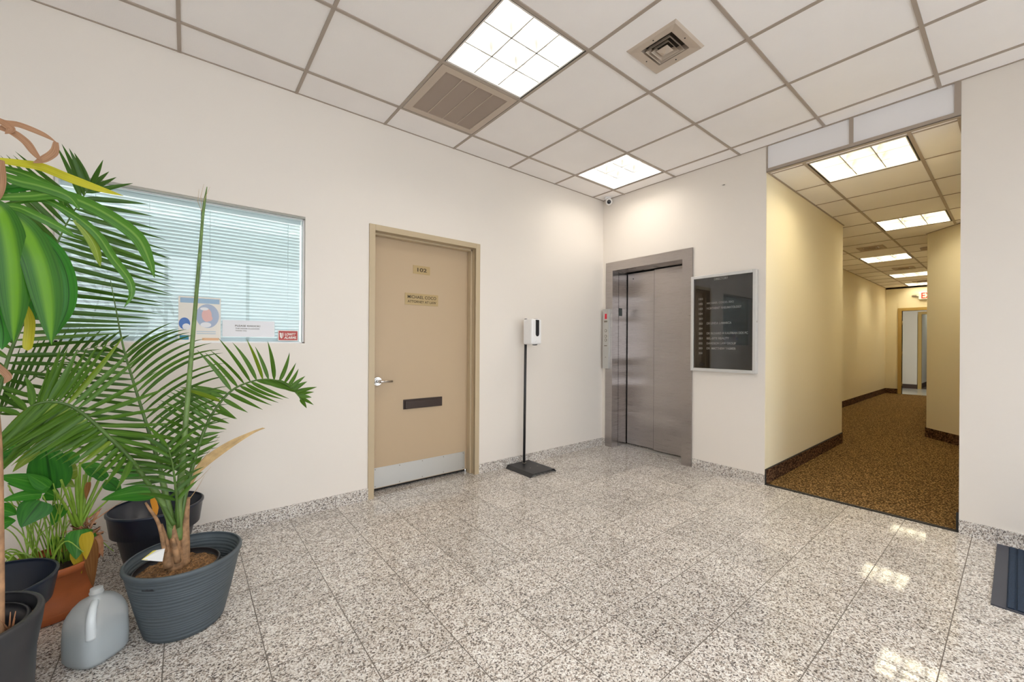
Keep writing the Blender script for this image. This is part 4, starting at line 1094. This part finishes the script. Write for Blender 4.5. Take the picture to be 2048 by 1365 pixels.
frond(p2, 'frond', [(-60, 940, -.76), (-8, 800, -.70), (22, 702, -.66), (62, 610, -.62), (110, 497, -.58), (137, 441, -.56), (178, 376, -.54)], .0075, .0015,
      [(30, .18, .975, [(.18, 60, 830, -.64), (.28, 150, 742, -.60), (.36, 235, 672, -.58), (.45, 295, 652, -.56), (.55, 335, 608, -.54), (.65, 352, 575, -.52), (.75, 342, 535, -.50), (.82, 340, 510, -.50), (.89, 328, 465, -.50), (.94, 300, 415, -.50), (.975, 262, 364, -.50)], .015, .02),
       (3, .985, 1.0, [(.985, 232, 356, -.50), (1.0, 203, 323, -.5)], 0, 0),
       (4, .94, 1.0, [(.94, 108, 284, -.56), (.97, 136, 288, -.55), (1.0, 148, 308, -.54)], .02, 0),
       (16, .36, .92, [(.36, -40, 640, -.66), (.5, -50, 540, -.66), (.6, -50, 420, -.64), (.7, -40, 340, -.62), (.8, 0, 316, -.60), (.92, 32, 304, -.58)], -.02, .02),
       (8, .10, .34, [(.10, -120, 760, -.7), (.34, -80, 650, -.68)], 0, .02)], [M['stem'], M['palm2'], M['palm']], 9)
frond(p2, 'frond', [(-70, 950, -.76), (-20, 860, -.66), (20, 800, -.58), (90, 740, -.52), (170, 700, -.48), (235, 690, -.46)], .005, .001,
      [(12, .3, .95, [(.3, 40, 690, -.5), (.6, 140, 655, -.46), (.95, 262, 668, -.44)], 0, .03), (14, .3, .95, [(.3, 80, 830, -.52), (.6, 190, 770, -.48), (.95, 262, 715, -.44)], .02, .03)], [M['stem'], M['palm2'], M['palm']], 5.5)

# --- nearest pot with the strap-leaved corn plant
c5 = (-4.31, -1.29)
p3 = empty('corn_plant', (c5[0], c5[1], 0), 'broad strap-leaved plant on a bare trunk in the dark pot nearest the viewer', 'potted plant')
pot_mesh(c5, [(.150, 0), (.156, .006), (.166, .30), (.176, .36), (.181, .405), (.179, .412), (.175, .414)], .009, .02, 72).build('pot', M['charpot'], p3)
prof = [(.105, .022)]
for i in range(12): prof += [(.110 + i * .0028, .08 + i * .025), (.1115 + i * .0028, .088 + i * .025)]
prof += [(.150, .372), (.155, .376), (.155, .392), (.151, .395)]
pot_mesh((c5[0], c5[1]), prof, .005, .03, 60).build('nursery_pot', M['nursery'], p3)
soil_disc(c5, .128, .295, .008, 5).build('soil', M['darksoil'], p3)
mb = MB(); random.seed(11)
for k in range(9):
    a_ = at(22 + random.uniform(-6, 6), 1268 + random.uniform(-6, 6), -1.27); mb.tube([a_, a_ + Vector((random.uniform(-.03, .04), random.uniform(-.03, .03), random.uniform(.02, .06)))], [.003, .001], 5)
mb.build('dry_root', M['dry'], p3)
tx = at(-5, 1270, -1.27)
T_ = catmull([Vector((tx.x, tx.y, .28)), Vector((tx.x - .002, tx.y, .6)), Vector((tx.x - .01, tx.y, .95)), Vector((tx.x - .04, tx.y - .01, 1.2)), Vector((tx.x - .08, tx.y - .03, 1.48))], 8)
MB().tube(T_, [.0135] * len(T_), 12).build('trunk', M['trunk'], p3)
WS = .74
def strap(pts, wpx, mm, tilt=(0, 0, 0), fold=.18, name='leaf', label=None, taper=1.0, base=.35, curl=0):
    P_ = catmull([at(*q) for q in pts], 7); L_ = len(P_); ws = []
    for i in range(L_):
        t = i / (L_ - 1)
        prof_ = (base + (1 - base) * min(1, t / .35) ** .8) * (1 - max(0, (t - .55) / .45) ** 2.2)
        ws.append(px(P_[i], wpx / 2) * prof_ * taper * WS + .0004)
    N_ = [((CAM - p_).normalized() + Vector(tilt)).normalized() for p_ in P_]
    return MB().ribbon(P_, ws, N_, fold=fold, across=6, curl=curl).build(name, mm, p3, label=label)
# hanging broad leaves
strap([(-30, 395, -1.42), (5, 430, -1.44), (24, 510, -1.44), (30, 600, -1.43), (27, 686, -1.42)], 64, M['drac'], (.2, 0, 0))
strap([(-10, 420, -1.40), (40, 450, -1.42), (78, 520, -1.43), (96, 600, -1.42), (103, 690, -1.41)], 68, M['drac'], (.1, 0, 0))
strap([(20, 440, -1.34), (90, 480, -1.35), (130, 540, -1.36), (136, 610, -1.36), (108, 676, -1.36)], 38, M['lily2'], (.35, 0, 0))
strap([(-40, 520, -1.36), (-10, 600, -1.36), (6, 660, -1.36), (4, 700, -1.36)], 40, M['lily2'], (.2, 0, 0))
strap([(45, 600, -1.3), (60, 640, -1.3), (56, 690, -1.3), (55, 702, -1.3)], 20, M['dracy'], (.3, 0, 0))
# long arching leaves
strap([(-20, 395, -1.36), (60, 392, -1.33), (115, 388, -1.30), (175, 408, -1.28), (232, 440, -1.26), (276, 476, -1.26), (298, 520, -1.27), (309, 556, -1.28)], 36, M['drac2'], (0, 0, .5), base=.4)
strap([(-20, 420, -1.34), (40, 403, -1.32), (90, 400, -1.30), (150, 432, -1.28), (195, 470, -1.27), (225, 515, -1.28), (258, 560, -1.29), (263, 590, -1.29), (248, 616, -1.29)], 21, M['drac2'], (0, 0, .5))
strap([(-20, 415, -1.40), (30, 414, -1.38), (70, 430, -1.36), (120, 455, -1.35), (152, 474, -1.35)], 23, M['drac2'], (0, -.1, .4))
strap([(150, 440, -1.28), (176, 470, -1.27), (192, 500, -1.27), (201, 534, -1.28)], 20, M['lilyy'], (.3, 0, .2), base=.5)
strap([(-20, 330, -1.30), (40, 345, -1.28), (85, 365, -1.26), (120, 392, -1.25), (130, 420, -1.25)], 26, M['drac2'], (0, 0, .5))
strap([(-20, 340, -1.36), (30, 360, -1.34), (80, 372, -1.32), (135, 392, -1.30), (160, 420, -1.30)], 30, M['drac2'], (0, 0, .3))
strap([(-10, 380, -1.34), (20, 378, -1.32), (60, 372, -1.30), (105, 378, -1.28)], 22, M['lily2'], (0, 0, .4))
strap([(-20, 318, -1.32), (40, 326, -1.30), (85, 334, -1.27), (140, 356, -1.24), (195, 376, -1.22), (247, 392, -1.21)], 25, M['dracy'], (0, 0, .5), label='yellow strap leaf', base=.5)
strap([(10, 470, -1.22), (60, 520, -1.22), (80, 580, -1.22), (70, 640, -1.22)], 60, M['lily2'], (.2, 0, 0))
strap([(-30, 460, -1.25), (20, 500, -1.25), (50, 560, -1.25), (55, 610, -1.25)], 50, M['drac2'], (.2, 0, 0))
# dried leaves at the crown
strap([(-20, 232, -1.34), (10, 245, -1.33), (40, 250, -1.32), (85, 268, -1.31), (112, 284, -1.30)], 14, M['drybrown'], (0, 0, .3), name='dried_leaf', base=.8)
strap([(112, 284, -1.30), (108, 304, -1.30), (88, 318, -1.30), (66, 326, -1.30)], 17, M['drybrown'], (0, 0, .3), name='dried_leaf', base=.5)
strap([(-20, 250, -1.34), (20, 262, -1.33), (50, 282, -1.32), (68, 305, -1.31), (86, 326, -1.30)], 17, M['drybrown'], (0, 0, .2), name='dried_leaf', base=.5)
strap([(-10, 236, -1.34), (12, 250, -1.34), (22, 258, -1.34), (10, 268, -1.34)], 16, M['drybrown'], (0, 0, .2), name='dried_leaf', base=.6)
strap([(2, 320, -1.36), (4, 360, -1.36), (0, 400, -1.36)], 16, M['drybrown'], (.3, 0, 0), name='dried_leaf', base=.8)
strap([(-8, 728, -1.30), (6, 742, -1.30), (16, 755, -1.30), (8, 768, -1.30)], 15, M['drybrown'], (0, 0, .2), name='dried_leaf', base=.6)

# --- terracotta pot with the lilies
ct = (-4.265, -.435)
p4 = empty('potted_lily', (ct[0], ct[1], 0), 'bushy green lily with long stalks in the terracotta pot', 'potted plant')
pot_mesh(ct, [(.118, 0), (.128, .005), (.138, .035), (.137, .040), (.128, .040), (.143, .195), (.152, .197), (.156, .225), (.153, .228)], .006, .02, 64).build('pot', M['terra'], p4, label='terracotta pot with saucer')
soil_disc(ct, .146, .20, .006, 15).build('soil', M['darksoil'], p4)
random.seed(21)
mb = MB()
for k in range(34):
    b_ = Vector((ct[0] + random.uniform(-.07, .05), ct[1] + random.uniform(-.06, .05), .2))
    u, v = random.uniform(-10, 150), random.uniform(965, 1050)
    T2 = at(u, v, random.uniform(-.55, -.3)); mid = b_.lerp(T2, .5) + Vector((0, 0, .05))
    mb.tube(catmull([b_, mid, T2], 5), .0022, 5)
for k in range(16):    # short arching blades round the rim
    b_ = Vector((ct[0] + random.uniform(-.09, .06), ct[1] + random.uniform(-.08, .04), .2)); an = random.uniform(PI * .8, PI * 2)
    T2 = b_ + Vector((math.cos(an) * .16, math.sin(an) * .09, random.uniform(-.01, .08)))
    P_ = catmull([b_, b_.lerp(T2, .5) + Vector((0, 0, .09)), T2], 5); mb.ribbon(P_, [.0035 * (1 - i / len(P_)) + .0008 for i in range(len(P_))], view_n(b_, .4), fold=.2, across=2)
mb.build('stalks', M['yellowstem'], p4)
bB = at(157, 1062, -.40)
mb = MB()
for u, v, y, r_ in ((138, 975, -.45, .0075), (122, 960, -.48, .006), (152, 935, -.40, .008), (160, 925, -.38, .0065), (175, 932, -.36, .008), (184, 940, -.34, .007), (200, 955, -.33, .008), (213, 960, -.32, .0065), (168, 950, -.42, .006), (108, 980, -.50, .007), (228, 990, -.30, .005)):
    T2 = at(u, v, y); mb.tube(catmull([bB + Vector((random.uniform(-.012, .012), 0, 0)), bB.lerp(T2, .5) + Vector((0, 0, .01)), T2], 5), [r_ * (1 - .035 * i) for i in range(11)], 8)
mb.tube(catmull([Vector((ct[0] + .06, ct[1] + .02, .2)), bB + Vector((0, 0, -.03)), bB + Vector((0, 0, .02))], 4), [.02, .02, .02, .021, .022, .022, .02, .018, .014], 10)
mb.build('thick_stalks', M['yellowstem'], p4)
mb = MB()
for k in range(40):
    a_ = bB + Vector((random.uniform(-.05, .06), random.uniform(-.05, .03), random.uniform(-.05, .05)))
    mb.ribbon([a_, a_ + Vector((random.uniform(-.05, .05), random.uniform(-.03, .02), random.uniform(-.03, .04))), a_ + Vector((random.uniform(-.08, .08), random.uniform(-.04, .02), random.uniform(-.07, .03)))], [.006, .006, .001], view_n(a_, .8), fold=.3, across=2)
mb.tube([at(165, 1058, -.42), at(205, 1030, -.42), at(245, 1003, -.42)], [.003, .0025, .001], 6)
mb.build('dry_scraps', M['dry'], p4)
def heart(u0, v0, u1, v1, wpx_, mm, y0=-.45, y1=-.5, tilt=(0, 0, 0), sag=.04, fold=.15, name='leaf', label=None, stemto=None):
    'leaf blade from its base (u0, v0) to its tip (u1, v1)'
    B = at(u0, v0, y0); T2 = at(u1, v1, y1); L_ = (T2 - B).length; n = 14
    pts = [B.lerp(T2, i / n) + Vector((0, 0, 1)) * sag * L_ * 4 * (i / n) * (1 - i / n) for i in range(n + 1)]
    ws = []
    for i in range(n + 1):
        t = i / n
        ws.append(px(B, wpx_ / 2) * (max(0, math.sin(PI * min(1, t * .92 + .08) ** .72)) ** .8) * (1 - .25 * t) * 1.08 + .0004)
    N_ = [((CAM - p_).normalized() + Vector(tilt)).normalized() for p_ in pts]
    return MB().ribbon(pts, ws, N_, fold=fold, across=6).build(name, mm, p4, label=label)
heart(103, 980, 88, 880, 62, M['lily2'], -.47, -.50, (-.2, 0, -.2))
heart(100, 976, -5, 953, 34, M['lily'], -.5, -.55, (0, 0, .5))
heart(97, 978, 14, 968, 26, M['lily2'], -.46, -.5, (0, 0, .7))
heart(84, 990, 0, 1004, 22, M['lily'], -.52, -.57, (0, 0, .4), .08)
heart(83, 1003, 42, 1056, 50, M['lily2'], -.54, -.58, (0, 0, .2))
heart(92, 985, 120, 1000, 26, M['lily'], -.45, -.42, (0, 0, .3))
heart(123, 1010, 104, 1052, 26, M['lily'], -.45, -.45, (-.3, 0, 0))
heart(-6, 1018, 34, 1030, 28, M['lily'], -.56, -.54, (0, 0, .3))
heart(-10, 1050, 32, 1042, 30, M['lily'], -.56, -.54, (0, 0, .3))
heart(30, 905, -12, 930, 24, M['lily2'], -.5, -.5, (0, 0, .3))
heart(20, 890, 62, 900, 22, M['lily'], -.45, -.45, (0, 0, .4))
heart(158, 915, 118, 925, 24, M['lily'], -.42, -.46, (0, 0, .5))
heart(155, 940, 122, 950, 34, M['lilyy'], -.42, -.45, (0, 0, .1))
heart(205, 948, 160, 930, 28, M['lily'], -.36, -.38, (0, 0, .6), .08)
heart(212, 958, 175, 938, 20, M['lily2'], -.36, -.38, (0, 0, .5), .08)
heart(213, 962, 243, 985, 26, M['lily2'], -.33, -.33, (.2, 0, .3), .05)
heart(312, 985, 202, 1001, 34, M['lily'], -.46, -.52, (0, 0, .5), .07, label='large leaf reaching over the navy pot')
heart(285, 948, 222, 938, 26, M['lily'], -.28, -.28, (0, 0, .4), .04)
heart(120, 1075, 108, 1110, 26, M['lily2'], -.4, -.4, (-.3, 0, 0))
heart(150, 905, 118, 940, 26, M['lily'], -.43, -.46, (0, 0, .4))
heart(95, 975, 55, 950, 24, M['lily'], -.52, -.53, (0, 0, .5))
heart(118, 960, 150, 975, 20, M['lilyy'], -.44, -.44, (0, 0, .3))
heart(75, 900, 25, 945, 18, M['lilyy'], -.5, -.5, (0, 0, .3))
heart(159, 1060, 152, 1120, 38, M['lily'], -.50, -.55, (0, -.1, .1), .05)
heart(172, 1065, 194, 1078, 16, M['lily'], -.46, -.46, (0, 0, .5), .08)
heart(150, 1100, 163, 1148, 18, M['lilyyellow'], -.53, -.53, (.2, 0, 0), .02)
heart(172, 1066, 172, 1120, 22, M['lilyyellow'], -.52, -.57, (-.4, 0, .2), .05, name='yellow_leaf')
heart(183, 1082, 186, 1176, 23, M['brownleaf'], -.53, -.55, (.3, 0, 0), .03, fold=.5, name='withered_leaf', label='large withered brown leaf hanging over the pot')
heart(196, 1072, 206, 1115, 14, M['dry'], -.50, -.5, (.4, 0, 0), .03, fold=.5, name='withered_leaf')
heart(178, 965, 172, 1000, 9, M['brownleaf'], -.42, -.42, (.3, 0, 0), .0, fold=.5, name='withered_leaf')

# ------------------------------------------------------------ water jug
jr = math.radians(42)
jg = empty('water_jug', (-4.068, -.905, 0), 'translucent plastic gallon jug half full of water, standing without a cap on the floor', 'jug', rz=jr)
def jring(s_, z_, cx_=0, cy_=0, e=3.4, k=40, sy=None):
    out = []
    for q in range(k):
        an = 2 * PI * q / k; ca, sa = math.cos(an), math.sin(an)
        rx = s_ * math.copysign(abs(ca) ** (2 / e), ca); ry = (sy or s_) * math.copysign(abs(sa) ** (2 / e), sa)
        out.append((cx_ + rx, cy_ + ry, z_))
    return out
def loft(rings):
    mb = MB(); k = len(rings[0]); mb.local = True
    for r_ in rings: mb.v += r_
    mb.smooth = True
    for i in range(len(rings) - 1):
        for q in range(k): mb.face([i * k + q, i * k + (q + 1) % k, (i + 1) * k + (q + 1) % k, (i + 1) * k + q])
    mb.face(list(range(k))[::-1]); mb.face([(len(rings) - 1) * k + q for q in range(k)])
    return mb
def jug_rings(ins=0, top=1.0):
    R_ = []
    spec = [(.058, .001, 3), (.069, .008, 3.4), (.0755, .022, 3.8), (.0765, .06, 3.8), (.0765, .10, 3.8), (.0755, .118, 3.6)]
    for s_, z_, e_ in spec:
        if z_ <= top: R_.append(jring(s_ - ins, z_ + (ins if z_ < .01 else 0), 0, 0, e_))
    if top > .2:
        # shoulders: the front-left corner is cut back behind the handle
        for s_, z_, cx_, cy_, e_ in ((.0755, .140, 0, 0, 3.6), (.0735, .158, .001, .001, 3.6), (.068, .176, .005, .005, 3.4), (.059, .193, .010, .010, 3.2), (.047, .208, .013, .013, 2.8), (.032, .219, .007, .007, 2.4), (.0215, .226, .001, .001, 2), (.0200, .229, 0, 0, 2), (.0185, .230, 0, 0, 2), (.0185, .238, 0, 0, 2), (.0205, .239, 0, 0, 2), (.0205, .243, 0, 0, 2), (.0180, .244, 0, 0, 2), (.0180, .256, 0, 0, 2), (.0172, .257, 0, 0, 2)):
            R_.append(jring(s_, z_, cx_, cy_, e_))
    return R_
b_ = loft(jug_rings(0, 1)).build('jug_body', M['jug'], jg)
wr = jug_rings(.0022, .1); wr.append(jring(.0743, .112, 0, 0, 3.8)); loft(wr).build('water', M['water'], jg)
mb = MB(); mb.local = True
mb.tube(catmull([Vector((-.006, -.006, .216)), Vector((-.034, -.034, .210)), Vector((-.052, -.052, .188)), Vector((-.057, -.057, .155)), Vector((-.055, -.055, .112))], 6), [.011 + .0002 * i for i in range(25)], 14)
mb.build('handle', mat('jug_handle', (.66, .71, .74), .4), jg, label='paler moulded handle')
for ch in jg.children: ch.matrix_parent_inverse = Matrix.Identity(4)

# ------------------------------------------------------------ separate pieces that are parts of their own
def split_loose(o):
    me = o.data; par = list(range(len(me.vertices)))
    def find(a):
        while par[a] != a: par[a] = par[par[a]]; a = par[a]
        return a
    for e in me.edges:
        a, b2 = find(e.vertices[0]), find(e.vertices[1])
        if a != b2: par[a] = b2
    groups = {}
    for p_ in me.polygons: groups.setdefault(find(p_.vertices[0]), []).append(p_)
    if len(groups) < 2: return
    base_ = o.name.split('.')[0]
    for k, polys in enumerate(groups.values()):
        ids = sorted({v for p_ in polys for v in p_.vertices}); ix = {v: i for i, v in enumerate(ids)}
        nm = bpy.data.meshes.new(base_); nm.from_pydata([me.vertices[v].co[:] for v in ids], [], [[ix[v] for v in p_.vertices] for p_ in polys])
        for mt_ in me.materials: nm.materials.append(mt_)
        nm.polygons.foreach_set('use_smooth', [p_.use_smooth for p_ in polys]); nm.update()
        if k == 0: o.data = nm; continue
        q = o.copy(); q.data = nm; C.objects.link(q)
for o in list(C.objects):
    if o.type == 'MESH' and o.name.split('.')[0] in ('gap_shade', 'cord', 'bolt', 'screw', 'hinge', 'status_light', 'divider', 'spear_tip', 'dry_root'):
        split_loose(o)
